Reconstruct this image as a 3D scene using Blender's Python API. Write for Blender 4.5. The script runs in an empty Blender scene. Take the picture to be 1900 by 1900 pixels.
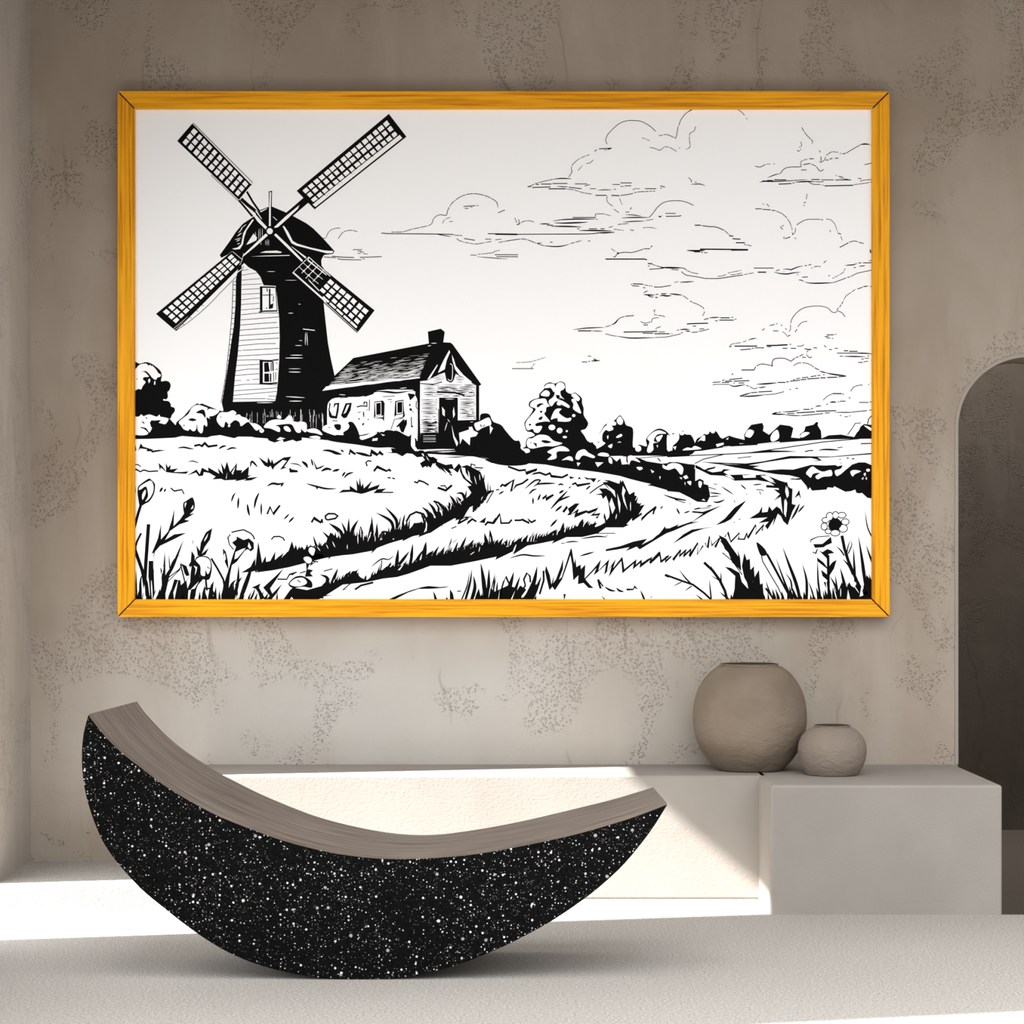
import bpy, bmesh, math, random
from mathutils import Vector
from mathutils.geometry import tessellate_polygon
SKY_LEFT, SKY_RIGHT, SKY_LOW, SKY_HIGH, SUN = 6.6, 0.8, 0.48, 1.65, 38.0
CEIL_FRONT, PASS_Y, PASS_CEIL = -2.2, 4.18, 2.0
S = bpy.context.scene
COL = S.collection
# ------------------------------------------------------------------ camera
F, EYE, DW = 4000.0, 1.2, 8.4           # focal length in pixels, eye height, distance to the back wall
cam_data = bpy.data.cameras.new('camera'); cam = bpy.data.objects.new('camera', cam_data); COL.objects.link(cam)
cam.location = (0, -DW, EYE); cam.rotation_euler = (math.pi/2, 0, 0)
cam_data.sensor_width = 36; cam_data.lens = 36*F/1900; cam_data.shift_y = (1063-950)/1900
cam_data.clip_end = 200
S.camera = cam
# ------------------------------------------------------------------ world, sun, exposure
S.view_settings.view_transform = 'Standard'; S.view_settings.look = 'None'
S.view_settings.gamma = 1; S.view_settings.use_curve_mapping = False
S.view_settings.exposure = 0.07
W = bpy.data.worlds.new('world'); S.world = W; W.use_nodes = True
wn, wl = W.node_tree.nodes, W.node_tree.links
wtc = wn.new('ShaderNodeTexCoord'); wsep = wn.new('ShaderNodeSeparateXYZ'); wl.new(wtc.outputs['Generated'], wsep.inputs[0])
wmr = wn.new('ShaderNodeMapRange'); wl.new(wsep.outputs['X'], wmr.inputs['Value'])
wmr.inputs['From Min'].default_value = 1; wmr.inputs['From Max'].default_value = -1
wmr.inputs['To Min'].default_value = SKY_RIGHT; wmr.inputs['To Max'].default_value = SKY_LEFT
wme = wn.new('ShaderNodeMapRange'); wl.new(wsep.outputs['Z'], wme.inputs['Value'])
wme.inputs['To Min'].default_value = SKY_LOW; wme.inputs['To Max'].default_value = SKY_HIGH
wmu = wn.new('ShaderNodeMath'); wmu.operation = 'MULTIPLY'; wl.new(wmr.outputs[0], wmu.inputs[0]); wl.new(wme.outputs[0], wmu.inputs[1])
bg = wn['Background']; bg.inputs[0].default_value = (0.965, 0.98, 1.0, 1); wl.new(wmu.outputs[0], bg.inputs[1])
sd = bpy.data.lights.new('sun', 'SUN'); sd.energy = SUN; sd.color = (1, 0.975, 0.945); sd.angle = math.radians(1.0)
sun = bpy.data.objects.new('sun', sd); COL.objects.link(sun); sun.location = (-6, -4, 6)
sun.rotation_euler = Vector((-1, -0.213, 0.84)).to_track_quat('Z', 'Y').to_euler()

ART = """
#Z full
#A sail outline bits
T A
@0
b 1150,950 1215,925 1250,915 1380,970 1440,1000 1560,1065 1620,1110 1700,1190 1808,1310 1795,1335 1715,1345 1690,1390 1695,1440 1760,1530 1700,1700 1300,1700 1300,1600 1170,1600 1150,1540 1075,1465 990,1405 940,1400 905,1310 870,1340 810,1370 797,1345 880,1230 940,1140 1000,1070 1090,1010
s1 560,180 1085,705 1070,735
s1 570,470 640,545
s0.9 720,640 960,868 1085,1000
s3 1035,785 1090,880 1150,965
s5 985,850 1040,900 1120,965 1200,1080
s3 965,862 1085,1005
b 1228,785 1258,778 1255,930 1228,930
b 1380,974 1530,845 1560,815 1600,800 1590,880 1570,890 1440,1002
@1
w 1350,1090 1365,1090 1400,1140 1440,1220 1480,1245 1600,1280 1720,1305 1798,1310 1790,1328 1740,1330 1600,1295 1470,1262 1430,1242 1395,1180
w 1085,1030 1050,1080 1005,1150 995,1200 985,1250 955,1278 905,1290 930,1298 975,1292 1002,1250 1012,1190 1032,1130 1098,1035
w 1030,1255 1095,1155 1125,1190 1120,1215 1060,1245
v0.5 1110,1140 1115,1175
v0.5 1140,1115 1140,1215
v0.5 1152,1110 1154,1200
v0.5 1172,1110 1172,1190
v0.5 1200,1215 1202,1258
v0.5 1215,1205 1215,1262
v0.5 1228,1210 1228,1262
v0.5 1160,1230 1160,1255
w 1150,1325 1200,1310 1300,1306 1345,1318 1335,1328
w 1070,1358 1200,1350 1410,1345 1415,1352 1250,1356
w 1060,950 1080,950 1150,1030 1215,1100 1200,1118 1130,1050
w 1110,955 1120,950 1170,1028 1160,1025
w 1150,960 1215,932 1210,940 1160,968
w 1236,792 1250,790 1247,925 1246,1090 1230,1090 1232,925
w 1275,1100 1370,1010 1480,920 1500,905 1485,938 1400,1020 1310,1100 1285,1106
w 1275,1168 1292,1155 1400,1258 1530,1392 1520,1406 1390,1280
w 1425,1268 1440,1275 1562,1365 1550,1375
w 1202,1155 1222,1172 1110,1272 1000,1362 1010,1338 1090,1262
w 1262,1008 1270,1008 1305,1038 1298,1040
v1.6 905,1545 950,1500 1000,1462
v0.7 985,1110 1030,1075
v0.7 960,1150 990,1120
v1 950,1180 990,1150
v0.8 930,1210 985,1195
v1 945,1225 975,1210
v1 950,1250 975,1240
v1 975,1140 1000,1095
@2
o 1238,1135 37,37
@3
O 1238,1135 27,27
T C
@0
b 325,30 300,60 275,180 270,400 255,600 230,760 195,1000 165,1180 150,1270 165,1340 300,1370 400,1420 520,1500 700,1560 1080,1600 1080,1450 1145,1035 1110,880 1085,740 1065,560 1048,400 1040,100 1025,50 1030,-20 300,-20
s1 250,200 240,480 215,760 185,1030 143,1270
ladder 250,200 240,480 215,760 185,1030 145,1270 | 275,200 262,480 238,760 198,1030 162,1270 | 26
@1
w 325,30 355,45 385,75 450,110 490,160 510,215 520,235 625,240 640,360 655,520 660,700 655,900 645,1070 635,1180 620,1255 248,1262 265,1050 290,850 312,600 320,400 325,110
v0.6 550,113 620,113
v0.5 710,190 810,190
v0.7 825,400 845,402
v0.8 735,480 780,480
v1.6 865,620 920,626 970,632
v0.8 888,650 885,760
v0.8 900,650 905,765
v0.7 795,765 855,765
v0.9 755,850 860,850
v1.1 710,875 865,875
v0.6 740,970 845,970
v1 740,998 845,1000
v1 715,1215 880,1225
v1 745,1255 855,1255
v1 460,1270 600,1268
v0.6 830,720 860,722
@2
s0.8 325,105 385,95
s0.8 325,145 460,125
s0.8 325,190 490,175
s0.8 325,230 505,222
s0.8 325,272 490,263
s0.8 325,315 485,305
s0.8 322,362 485,345
s0.8 320,405 480,392
s0.8 318,452 485,438
s0.9 318,495 480,478 650,478
s0.9 316,540 655,513
s0.9 314,585 500,570 635,562
s0.9 312,630 650,605
s0.9 305,678 655,655
s0.9 298,722 400,715 655,700
s0.9 292,768 480,750 625,748
s0.9 288,812 320,811
s0.9 330,808 655,790
s0.9 284,858 655,838
s0.9 280,895 485,890
s0.9 275,942 480,930
s0.9 270,990 380,973 480,972
s0.9 265,1030 480,1013
s0.8 260,1075 320,1072
s0.8 365,1070 400,1070
s0.8 420,1065 480,1062
s0.9 258,1120 350,1107 480,1105 640,1112
s0.9 258,1165 640,1138
s0.9 250,1205 635,1170
s0.9 248,1235 535,1233
s0.9 560,1210 630,1212
s0.9 545,1235 620,1245
s3.8 497,248 497,460
s2.2 485,250 620,252
s1.2 625,250 638,455
s2 478,470 520,463 640,460
s2.4 572,265 572,435
s1.2 510,322 605,318
s1.5 548,262 550,290
s1.2 605,330 603,380
b 565,410 605,392 600,435 565,445
s1.5 545,430 545,442
s5 497,890 497,1106
s3 485,900 600,902
s2 600,895 650,890
s2.4 485,1100 560,1102 640,1095
b 522,918 560,912 572,995 525,1000
b 525,1012 565,1012 568,1085 525,1085
s1.4 585,915 585,990
s2 600,905 602,990
s1 625,915 640,925
s1 622,975 645,975
s2.2 580,1012 580,1085
s1.1 605,1000 608,1085
s1 625,1000 625,1070
b 638,355 645,355 660,520 655,520
T D
@0
b 85,690 195,555 360,400 1025,272 1015,168 1130,142 1165,170 1152,262 1215,265 1235,280 1488,635 1468,645 1468,960 1480,1190 1260,1250 940,1205 900,1220 700,1190 480,1160 200,1130 80,1040 90,900 20,800
@1
W 128,990 130,830 150,780 200,752 330,744 430,740 545,704 600,700 740,714 890,690 905,730 925,800 925,1110 910,1110 870,1075 840,1090 740,1040 680,1060 600,1050 520,1060 430,1078 380,1080 280,1080 200,1075 130,1050
w 560,690 660,678 890,680 880,688 740,700 660,690
v0.8 770,668 830,662
w 870,1075 900,1080 905,1180 935,1220 820,1225 865,1180
w 948,605 1010,598 1110,548 1165,528 1180,600 1210,615 1240,600 1262,540 1330,580 1400,620 1445,645 1445,945 1280,950 1280,750 1115,750 1115,1130 950,1100 945,900
w 1205,330 1212,350 1182,420 1165,500 1105,532 1130,470 1165,400
w 1228,372 1245,410 1262,470 1330,550 1405,612 1390,622 1290,548 1255,500 1232,420
w 1010,590 1100,455 1102,468 1035,582
w 1140,830 1165,860 1165,915 1145,900
w 1245,830 1255,900 1240,930 1235,870
v0.8 1188,965 1165,1040
v0.8 1210,965 1190,940
w 1225,990 1250,1090 1285,1150 1270,1180 1240,1100
v0.8 1045,270 1095,270
v0.8 1015,295 1045,290
v0.8 1170,762 1245,762
w 90,688 150,640 948,568 945,578 500,632 300,660
w 85,690 120,650 330,640 300,660
v1 90,900 90,1030
v0.8 235,722 290,726
v1.6 945,1212 1250,1206
v1.2 1010,1235 1260,1222
w 1060,1262 1310,1274 1300,1280 1150,1275 1100,1290 1100,1300 1400,1262 1180,1262
@2
b 430,735 500,712 545,702 535,718 470,740
s1 240,752 310,748
s1 620,742 725,735
s1 660,766 700,766
s0.8 680,790 700,785
b 145,915 140,850 155,800 160,800 150,860 175,910 190,800 235,795 230,860 215,935 160,930
s1 150,790 145,900
b 250,908 290,800 345,795 335,860 300,925 275,932
b 545,785 620,775 635,800 630,960 615,935 540,930
b 728,780 800,768 805,860 815,910 790,935 720,920
s1.8 390,832 430,822 480,825 478,790 455,790 452,810
s1.2 502,768 500,865 475,855
s1 398,882 425,876
t2.2 448,868 452,925
s1.6 408,930 412,945
s1.4 485,940 495,945
b 435,985 450,968 455,985 440,998
b 760,1000 790,965 830,940 832,980 800,1060 780,1050
s1 690,1032 722,940 780,935
b 750,1010 735,1005 800,940 815,945
s1.4 870,920 872,1000
b 868,975 888,1010 868,1012
b 838,712 895,718 905,730 860,775
b 850,800 868,815 852,828
b 850,850 868,840 880,865 860,865
s1.2 915,780 912,830 925,850
s1.2 885,870 885,880
s1.2 175,952 220,955
B 1185,450 1215,430 1240,450 1255,520 1245,590 1215,617 1185,590 1172,520
s1.4 950,625 1060,632 1140,612
s1.6 1445,645 1445,945
s1.2 1110,850 1112,1060
@3
w 168,905 180,850 205,810 218,812 212,860 202,912
w 272,895 305,812 325,812 295,880
w 550,792 605,785 606,905 555,912
w 738,787 795,778 796,885 740,897
w 548,918 622,906 620,922 548,928
w 735,905 800,892 790,925 715,925
q1.2 1210,452 1232,470 1230,580 1212,600 1192,585
@4
b 562,800 600,795 600,898 562,902
b 748,792 790,787 790,880 748,885
T D
@5
B 1280,1190 1290,1060 1370,1000 1420,960 1470,950 1480,900 1520,888 1560,900 1590,960 1660,990 1700,1040 1760,1110 1790,1130 1820,1130 1835,1170 1835,1200 1880,1240 1905,1330 1750,1350 1600,1330 1560,1290 1420,1262 1260,1242
b 940,1240 1020,1220 1260,1245 1420,1258 1600,1300 1560,1298 1420,1268 1320,1262
@6
W 1425,980 1470,960 1530,930 1560,930 1575,985 1540,1000 1490,1020 1460,1040 1440,1030
w 1290,1060 1380,1030 1375,1010 1405,1005 1420,1040 1460,1060 1440,1090 1390,1100 1385,1170 1320,1110 1300,1160
w 1560,990 1590,1020 1565,1072
@7
s1.2 1500,1005 1520,990
s1.4 1480,985 1488,1010
T D
@6
W 90,1040 100,1000 150,985 185,990 200,1030 245,1050 262,990 285,970 280,1030 322,1045 265,1052 215,1078 180,1078
@7
B 190,990 240,985 250,1010 240,1035 210,1030
B 312,970 350,965 385,1010 412,1080 400,1100 300,1100 270,1060 310,1030 325,1000
B 400,1110 500,1090 600,1100 640,1040 720,1045 780,1090 850,1095 870,1180 905,1235 800,1230 700,1190 560,1190 400,1165 150,1130 80,1080 200,1085 300,1095
@8
W 415,1092 470,1080 520,1060 570,1058 540,1085 480,1110 430,1122
w 530,1110 575,1105 570,1128 525,1132
w 575,1030 585,1020 600,1050 590,1060
w 605,1030 615,1025 612,1050
w 600,1068 640,1080 620,1088
@9
s1.2 140,1015 155,1010
T E
@0
B -5,205 110,207 180,190 240,205 300,245 345,290 358,340 350,400 400,395 440,410 455,450 440,500 420,520 425,570 405,600 380,595 375,612 430,620 455,650 460,680 495,692 500,730 470,770 450,812 400,800 330,790 250,792 180,775 120,792 -5,805
b -5,1038 -5,790 120,775 300,785 445,815 510,885 520,850 600,785 660,715 690,680 750,642 770,655 800,645 830,665 900,685 985,722 1030,730 1060,690 1300,690 1900,800 1900,1050 1840,1065 1800,1045 1700,1072 1690,1045 1600,1076 1540,1055 1520,1030 1380,1020 1350,1012 1200,1010 1155,1028 1000,993 900,1005 860,1020 720,1015 580,1003 500,1022 220,1035
@1
W 65,270 110,220 180,205 240,220 290,265 320,310 345,325 340,350 310,360 290,385 250,360 215,315 180,288 135,295 170,300 215,350 165,355 150,380 180,410 150,450 130,490 100,485 70,500 40,490 40,280
w 205,385 225,368 232,395 215,425
w 275,400 288,400 285,440 270,435
W -5,800 100,790 130,765 160,785 220,765 300,790 330,768 350,795 430,815 400,870 360,868 300,850 250,830 230,860 250,900 240,940 215,965 180,920 120,910 160,925 205,965 190,990 100,995 -5,960
W 545,850 600,800 650,760 690,690 750,660 830,680 880,700 975,718 985,740 930,780 880,790 890,815 850,800 860,870 850,900 820,880 810,950 790,975 755,940 745,870 735,930 705,952 665,925 650,945 600,930 570,890
W 960,820 1000,745 1080,742 1140,720 1180,750 1165,775 1210,765 1240,790 1290,805 1310,840 1280,862 1230,895 1210,850 1160,830 1100,875 1060,845 1040,905 1000,890
w 1330,805 1320,850 1300,850
W 1310,840 1340,860 1400,868 1460,912 1430,930 1395,942 1350,890
O 1458,945 26,24
W 1480,905 1540,840 1620,820 1700,825 1740,790 1775,775 1800,810 1805,840 1850,850 1880,880 1890,960 1840,960 1800,890 1760,870 1650,880 1610,890 1645,900 1662,930 1650,960 1590,935 1550,920
W 1700,905 1740,895 1775,930 1772,957 1720,945
W 1625,800 1650,770 1675,800 1660,815
w 1085,885 1100,870 1115,885 1105,905 1090,905
w 1620,1045 1660,1015 1720,1030 1660,1050
@2
B 275,900 300,880 360,885 320,905 285,930
b 225,855 250,835 330,850 350,828 310,870 380,880 300,935 240,905
B 735,748 780,718 820,715 838,760 835,805 800,760
B 650,825 690,808 740,825 700,840
b 690,680 750,642 748,658 700,678
b 770,655 800,645 860,670 910,690 850,720 870,690
s1.6 140,845 165,865
s1.6 125,910 180,920 210,960
s1.6 600,880 605,895
s1.4 1005,790 1012,800
s1.2 80,370 85,380
s1.2 180,795 195,815
b 180,200 260,215 240,235 230,215 215,230
b 290,255 345,325 310,290
s1.2 1450,935 1455,945
T C
@1
W 820,1440 880,1440 900,1470 890,1530 850,1500
W 895,1510 960,1495 1010,1515 1038,1556 980,1540 920,1530
W 920,1572 980,1560 1020,1575 1000,1590
@2
T J
@0
B 365,480 385,440 410,410 445,350 408,320 412,280 450,255 500,238 503,205 545,160 553,120 600,97 650,108 700,89 742,110 752,180 800,205 835,192 895,240 900,290 915,340 915,400 950,460 955,490 930,530 890,545 920,590 950,640 990,655 1030,620 1080,540 1120,485 1200,450 1250,403 1290,450 1310,495 1372,530 1370,685 1395,700 1430,675 1500,690 1495,620 1560,550 1620,526 1680,550 1720,590 1750,570 1800,575 1835,545 1860,580 1920,600 1920,765 1500,777 1150,782 1000,800 400,720 378,690 390,620 460,590 430,560 385,548
b -5,815 60,800 265,775 330,713 1150,780 1200,800 1320,772 1430,800 1500,830 1640,852 1760,840 1850,858 1950,900 1950,1150 1850,1120 1700,1100 1560,1060 1500,1052 1540,1040 1450,1020 1350,995 1250,965 1050,930 850,905 720,890 560,860 400,848 240,852 200,885 220,865 60,845
@1
W 375,480 395,440 430,400 470,345 420,320 425,285 460,260 500,250 560,250 580,290 600,318 570,330 565,365 550,390 580,430 602,462 560,460 480,475 470,500 530,505 500,562 460,560 440,530 400,543 380,520
W 515,215 560,170 600,190 585,228
W 550,150 565,120 600,108 640,115 650,150 640,190 610,150 580,150
W 655,130 690,97 725,105 742,140 725,165 700,180 705,220 735,255 700,240 690,262 650,280 615,320 590,270 640,220
W 665,290 700,262 780,310 775,335 720,310 680,312
W 610,440 650,350 710,343 685,375 720,410 760,430 798,425 790,455 740,463 660,455 650,430
W 800,215 835,200 880,245 860,272 820,240
W 800,260 830,250 855,290 892,382 850,370 815,340 820,300
O 823,405 16,14
O 620,515 32,26
O 692,545 27,27
O 758,550 10,10
O 740,605 20,11
W 385,660 400,620 440,615 500,583 580,592 640,640 718,662 640,690 560,690 480,705 440,712 400,700
W 268,775 330,720 400,712 414,745 345,765 332,802
W 578,740 680,692 740,695 782,735 670,740 660,802 578,815 620,770
W 713,820 770,785 805,790 815,827 760,815
W 838,800 860,740 920,718 960,750 1018,782 1000,800 910,775 870,815
W 1043,770 1080,748 1140,758 1145,785 1080,782
w 850,840 887,845 860,877
w 1020,838 1098,840 1045,884
W 1148,792 1175,805 1180,850 1150,840
w 1180,785 1310,785 1310,830 1330,855 1270,860 1255,800 1220,832 1185,800
W 1322,790 1360,775 1400,800 1440,840 1360,820 1335,862
W 1000,650 1050,590 1100,520 1120,500 1160,490 1192,530 1150,550 1120,540 1090,580 1090,640 1115,665 1040,712 1030,690
W 1125,490 1180,457 1215,470 1205,497
W 1220,450 1250,412 1280,450 1270,487 1240,487
W 1217,602 1260,575 1272,595 1230,613
W 1140,690 1180,668 1172,707
w 1225,655 1250,645 1265,655
W 1130,600 1145,590 1140,625
O 1421,712 29,29
W 1505,710 1525,650 1505,615 1560,560 1620,542 1682,572 1600,580 1565,640 1605,655 1560,665 1562,720 1530,750 1505,742
W 1585,610 1640,585 1645,600 1610,650
W 1705,595 1790,570 1800,620 1770,660 1740,690 1735,730 1685,718 1720,650
O 1833,568 20,16
W 1650,860 1690,880 1740,870 1780,850 1820,870 1835,900 1830,950 1800,930 1780,890 1740,900 1700,910 1650,890
W 1405,885 1450,882 1462,900 1430,912
w 1535,905 1570,925 1550,940
w 1740,695 1775,690 1765,725
w 1590,680 1605,680 1600,705
w 1615,970 1630,970 1622,1000
@2
B 520,640 560,634 615,652 560,662
B 480,310 510,292 545,298 520,308 490,330
O2 520,370 11,10
B 495,440 510,420 535,415 520,445
O2 417,490 11,8
b 470,480 560,468 600,478 560,495 500,502 475,505
b 640,440 670,425 675,455 650,462
s1.2 420,655 430,660
b 445,655 480,665 478,700
s1.2 705,300 712,310
b 1040,650 1070,650 1050,658
s2 1740,570 1748,578
b 655,215 690,215 695,260 665,245
s1.6 1600,800 1630,830
s1 1430,800 1600,785 1900,770
T K
@0
b -10,495 -10,380 0,340 40,345 90,320 130,290 155,325 220,345 240,400 260,360 310,335 345,288 375,300 405,280 440,300 470,350 490,360 550,333 600,350 690,372 685,325 720,270 750,235 850,218 862,250 855,290 910,325 960,280 1010,233 1100,245 1130,265 1110,350 1190,357 1190,320 1230,290 1240,250 1310,235 1340,208 1355,215 1350,240 1380,290 1385,358 1450,330 1560,323 1620,335 1680,345 1740,250 1770,228 1870,240 1870,360 1730,362 1400,367 1000,397 800,418 550,432 300,470 100,482
@1
W -10,330 30,345 85,340 80,390 40,420 20,470 -10,460
O 123,312 22,18
W 128,465 170,440 210,445 240,425 300,452 200,463
O 345,305 24,18
O 403,297 19,15
W 265,390 300,345 330,330 330,380 290,375
w 430,410 500,395 502,413 440,437
w 490,432 560,427 558,432 495,436
W 693,330 725,278 775,295 745,348 710,345
W 923,350 950,300 990,283 1000,355 940,387
W 1192,345 1205,315 1240,300 1278,310 1220,348
W 1635,322 1690,238 1738,232 1720,290 1680,312
W 1768,240 1830,260 1832,290
w 805,408 1005,385 1008,393 810,416
w 520,365 545,348 540,370
w 640,402 690,405 650,408
@0
s1.4 1800,230 1812,180 1850,140
s1.2 1620,325 1660,270 1690,222 1740,218
s1.5 -10,524 250,511 520,500 720,490 1000,450 1400,390 1730,360
s1.4 240,585 320,545 500,503
b 0,573 80,572 180,590 240,595 240,625 200,637 150,612 0,585
b 290,570 440,590 700,585 860,565 1100,516 1300,520 1470,522 1850,488 1850,500 1440,530 1350,530 1390,558 1300,564 1360,552 1290,535 1100,540 900,570 720,602
s1.2 625,536 750,522
b 920,465 1080,470 1170,478 950,484 720,494
s1.6 1235,478 1270,468 1310,467
t3 1360,465 1420,458 1545,463
s1.2 1530,442 1575,436
s1.6 1740,406 1850,403
b 440,588 720,600 830,606 765,622 880,648 1020,637 1130,640 1290,597 1420,603 1510,598 1530,610 1580,600 1660,595 1720,575 1780,575 1850,605 1850,902 1800,895 1750,850 1730,855 1700,850 1690,820 1650,835 1600,840 1560,820 1500,790 1490,805 1440,800 1430,820 1300,830 1280,800 1262,825 1250,790 1200,730 1100,730 1190,715 1100,692 980,682 760,645 600,620
b 245,600 290,575 300,590 370,625 430,612 420,628 350,648 400,665 480,655 500,635 565,640 510,655 500,665 540,688 700,690 760,682 670,690 680,716 790,712 790,690 870,685 960,720 1010,740 1060,755 1080,790 1115,815 1110,880 1100,950 1090,1072 1060,1072 1060,950 1020,870 950,920 1010,860 960,820 1020,830 1000,800 885,800 885,782 960,785 920,755 800,735 600,740 560,718 500,696 380,690 300,650 245,625
b -10,650 60,630 100,652 150,650 188,660 185,690 215,745 240,745 285,722 320,740 320,770 360,780 370,830 378,880 350,935 260,930 190,890 100,845 -10,835
@1
W 1245,668 1300,612 1350,640 1400,658 1470,643 1478,695 1400,705 1350,727 1330,700 1370,670 1310,678 1290,712 1270,700
W 1505,650 1560,630 1580,590 1590,575 1660,590 1600,645 1560,680 1520,697
W 1645,660 1680,643 1742,655 1690,680 1665,702
O 1806,645 18,14
W 1765,680 1785,668 1780,700
w 1745,725 1765,705 1762,730
w 1780,720 1795,705 1795,735
w 510,690 560,690 600,728 550,712
w 675,695 780,688 790,710 680,714
w 835,692 900,695 960,745 890,725
w 1075,790 1090,850 1085,880 1070,830
w 1060,900 1075,940 1070,1020 1050,990
W 250,595 300,575 420,590 560,612 700,645 540,632 440,608 380,615 330,640 290,618
W -10,640 -10,600 40,580 100,590 133,620 133,660 112,685 60,628
w 133,703 165,688 182,715 152,727
W 170,750 207,745 200,782
W 275,745 305,755 292,803 275,790
w 300,915 320,903 337,922
w 145,755 155,755 152,785
w 100,710 125,712 120,730
@0
t2.2 480,793 590,865
t2.4 655,775 705,820
s1 410,768 442,775
s1.2 365,798 430,820
t2.4 370,848 480,860
t2 370,885 460,878
t3 405,930 450,935 510,912
t3 0,882 80,905 160,915
s1.2 60,910 150,940
s1 190,948 200,950
t2.2 765,778 845,771
s1.2 795,822 840,822 862,832
s1.2 825,835 835,865
s1 705,855 708,865
s1 600,915 598,940
b 1140,900 1180,830 1198,910 1178,860
s1 1545,550 1560,546
s1.6 1612,536 1632,535
s1.6 1658,541 1682,543
s1 1560,575 1562,585
t2 1100,722 1190,730
T I
@0
b 565,595 640,540 720,450 815,390 800,412 740,485 690,545 640,572
b 210,747 300,670 370,630 565,605 470,622 380,652
b 0,752 80,680 145,640 150,602 152,635 265,585 250,605 380,560 460,500 370,490 375,478 460,485 520,465 620,430 520,482 450,522 370,570 435,563 330,592 215,642 130,672 60,722
s1 390,463 520,450
t2 490,440 535,432
t3 245,455 270,505
t3 140,345 230,375 325,392
s1 230,385 315,412
t2.4 305,495 355,478
t2.4 385,465 440,452
b 900,182 960,180 1040,215 1090,235 1130,245 1150,240 1165,290 1195,295 1190,420 1222,430 1195,480 1155,595 1120,562 1100,520 1075,500 1030,610 1045,540 990,630 970,600 940,645 1000,565 915,577 990,530 840,540 880,515 920,490 947,437 945,490 990,485 1003,437 1028,475 1065,440 1095,460 1115,500 1098,360 1040,400 1100,345 1040,300 1085,305 1080,290 980,285 980,265 1060,270 1000,240 930,212
t4 1185,548 1220,490 1252,420
t3 1240,490 1292,430
t3 1185,480 1220,425
b 1210,375 1250,305 1265,380 1250,345
s1.2 755,550 768,542
s1.2 712,570 722,571
s2.2 -5,885 45,860 25,905 105,815 115,895 165,850 150,895 200,850 215,880 280,795 265,850 325,795 300,850 365,790 350,850 420,738 415,835 462,762
s2 480,740 500,780 515,685 535,760 590,705 560,775 605,690
s2 640,690 665,652 690,730 760,657 750,708 800,710 822,657 828,700 895,590 892,668 960,590 945,640
@1
w 1140,270 1165,350 1150,372 1135,320
w 1128,380 1150,440 1140,530 1125,500
w 930,192 1000,212 1060,252 1010,238
@0
s3 550,1225 470,1150 380,1082 300,1055 150,1000
l9 375,1085 320,1030 262,955
l6 285,1060 215,1095
l7 370,1092 310,1135
l9 530,1215 512,1035
l9 480,1225 400,1160
s4 665,1225 640,1130 595,1040 540,965 470,900
l7 545,975 525,925
l8 610,1070 608,975
l6 600,1050 525,1005
l12 700,1225 595,1140
b 640,935 690,945 760,985 780,1060 830,1115 830,1000 870,1060 875,915 885,1020 920,960 930,1080 950,1070 965,1240 690,1240 720,1120 725,1010
b 590,675 650,705 700,780 750,850 745,795 765,860 775,970 730,925 700,900 670,820 640,790 620,740
s1.5 605,720 690,840
s1.5 620,820 700,885 782,1000
b 780,930 800,820 820,880 845,870 850,960 880,930 875,1040 840,1140 820,1060 800,1025 790,980
B 900,735 940,760 975,800 985,835 940,845 915,800
s1.5 940,840 950,890 1020,1010 1080,1110 1130,1225
s3.4 985,830 1040,930 1130,1100 1180,1190
s3 975,1110 1060,1225
l12 1200,1225 1130,1060 1058,860
l20 1240,1225 1250,1180 1220,1060 1160,900 1112,768
l10 1190,1130 1180,1050 1135,985
l16 1310,1225 1310,1050 1275,910
l10 1380,1225 1350,1120 1320,1050
l12 1060,1235 1010,1150 975,1045
l12 1430,1225 1405,1050 1400,870
l20 1230,1225 1190,1100
s4 1495,1225 1490,1100 1487,840
b 1365,750 1440,748 1510,690 1518,740 1470,760 1450,775 1380,780
s1.2 1345,735 1345,715 1400,690 1500,682
s1.5 1360,815 1385,825 1400,790
b 1410,800 1440,815 1480,790 1510,800 1538,822 1490,830 1485,880 1470,860
b 1395,858 1450,900 1490,955 1475,950 1400,890
b 1490,940 1520,900 1557,878 1535,950 1500,1005
b 1430,960 1480,1000 1490,1055 1440,1010
b 1450,1060 1480,1060 1485,1150
l18 1600,1235 1550,1100 1500,1010
l22 1650,1235 1620,1080 1585,940
l12 1530,1225 1525,1100
l14 1570,1225 1560,1120 1545,1000
s4.5 1600,680 1620,780 1650,880 1700,1000 1770,1160
l9 1620,845 1590,800 1550,765
l7 1640,830 1650,770 1670,715
l7 1650,830 1680,760 1672,715
l14 1690,1000 1660,930 1605,870
l14 1710,1060 1700,900 1695,775
l22 1800,1215 1775,950 1735,680
l16 1850,1200 1840,1070 1820,990
l12 1860,930 1830,850 1798,755
l8 1862,720 1810,610 1790,470
b 1670,1240 1675,1090 1720,1120 1760,1165 1800,1130 1860,1140 1860,1240
B 1500,560 1540,533 1580,550 1605,590 1580,632 1530,642 1490,610
petal 1500,522 26,32
petal 1548,512 24,28
petal 1600,512 32,22
petal 1627,567 30,24
petal 1610,620 34,30
petal 1545,657 36,24
petal 1488,645 24,18
petal 1455,605 24,28
petal 1466,553 28,20
@2
B 1505,565 1540,540 1575,552 1597,590 1575,622 1530,635 1500,605
@1
w 1765,980 1780,1080 1770,1130 1750,1050
v1 1590,1110 1590,1180
v1.2 1535,1120 1560,1210
v1 1680,1060 1740,1150
v1.2 1470,1050 1480,1150
T F
@0
s4 112,515 85,600 45,750
B 80,385 88,330 130,293 165,268 195,253 220,270 247,300 252,330 242,400 200,472 150,502 105,525 90,470
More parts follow.
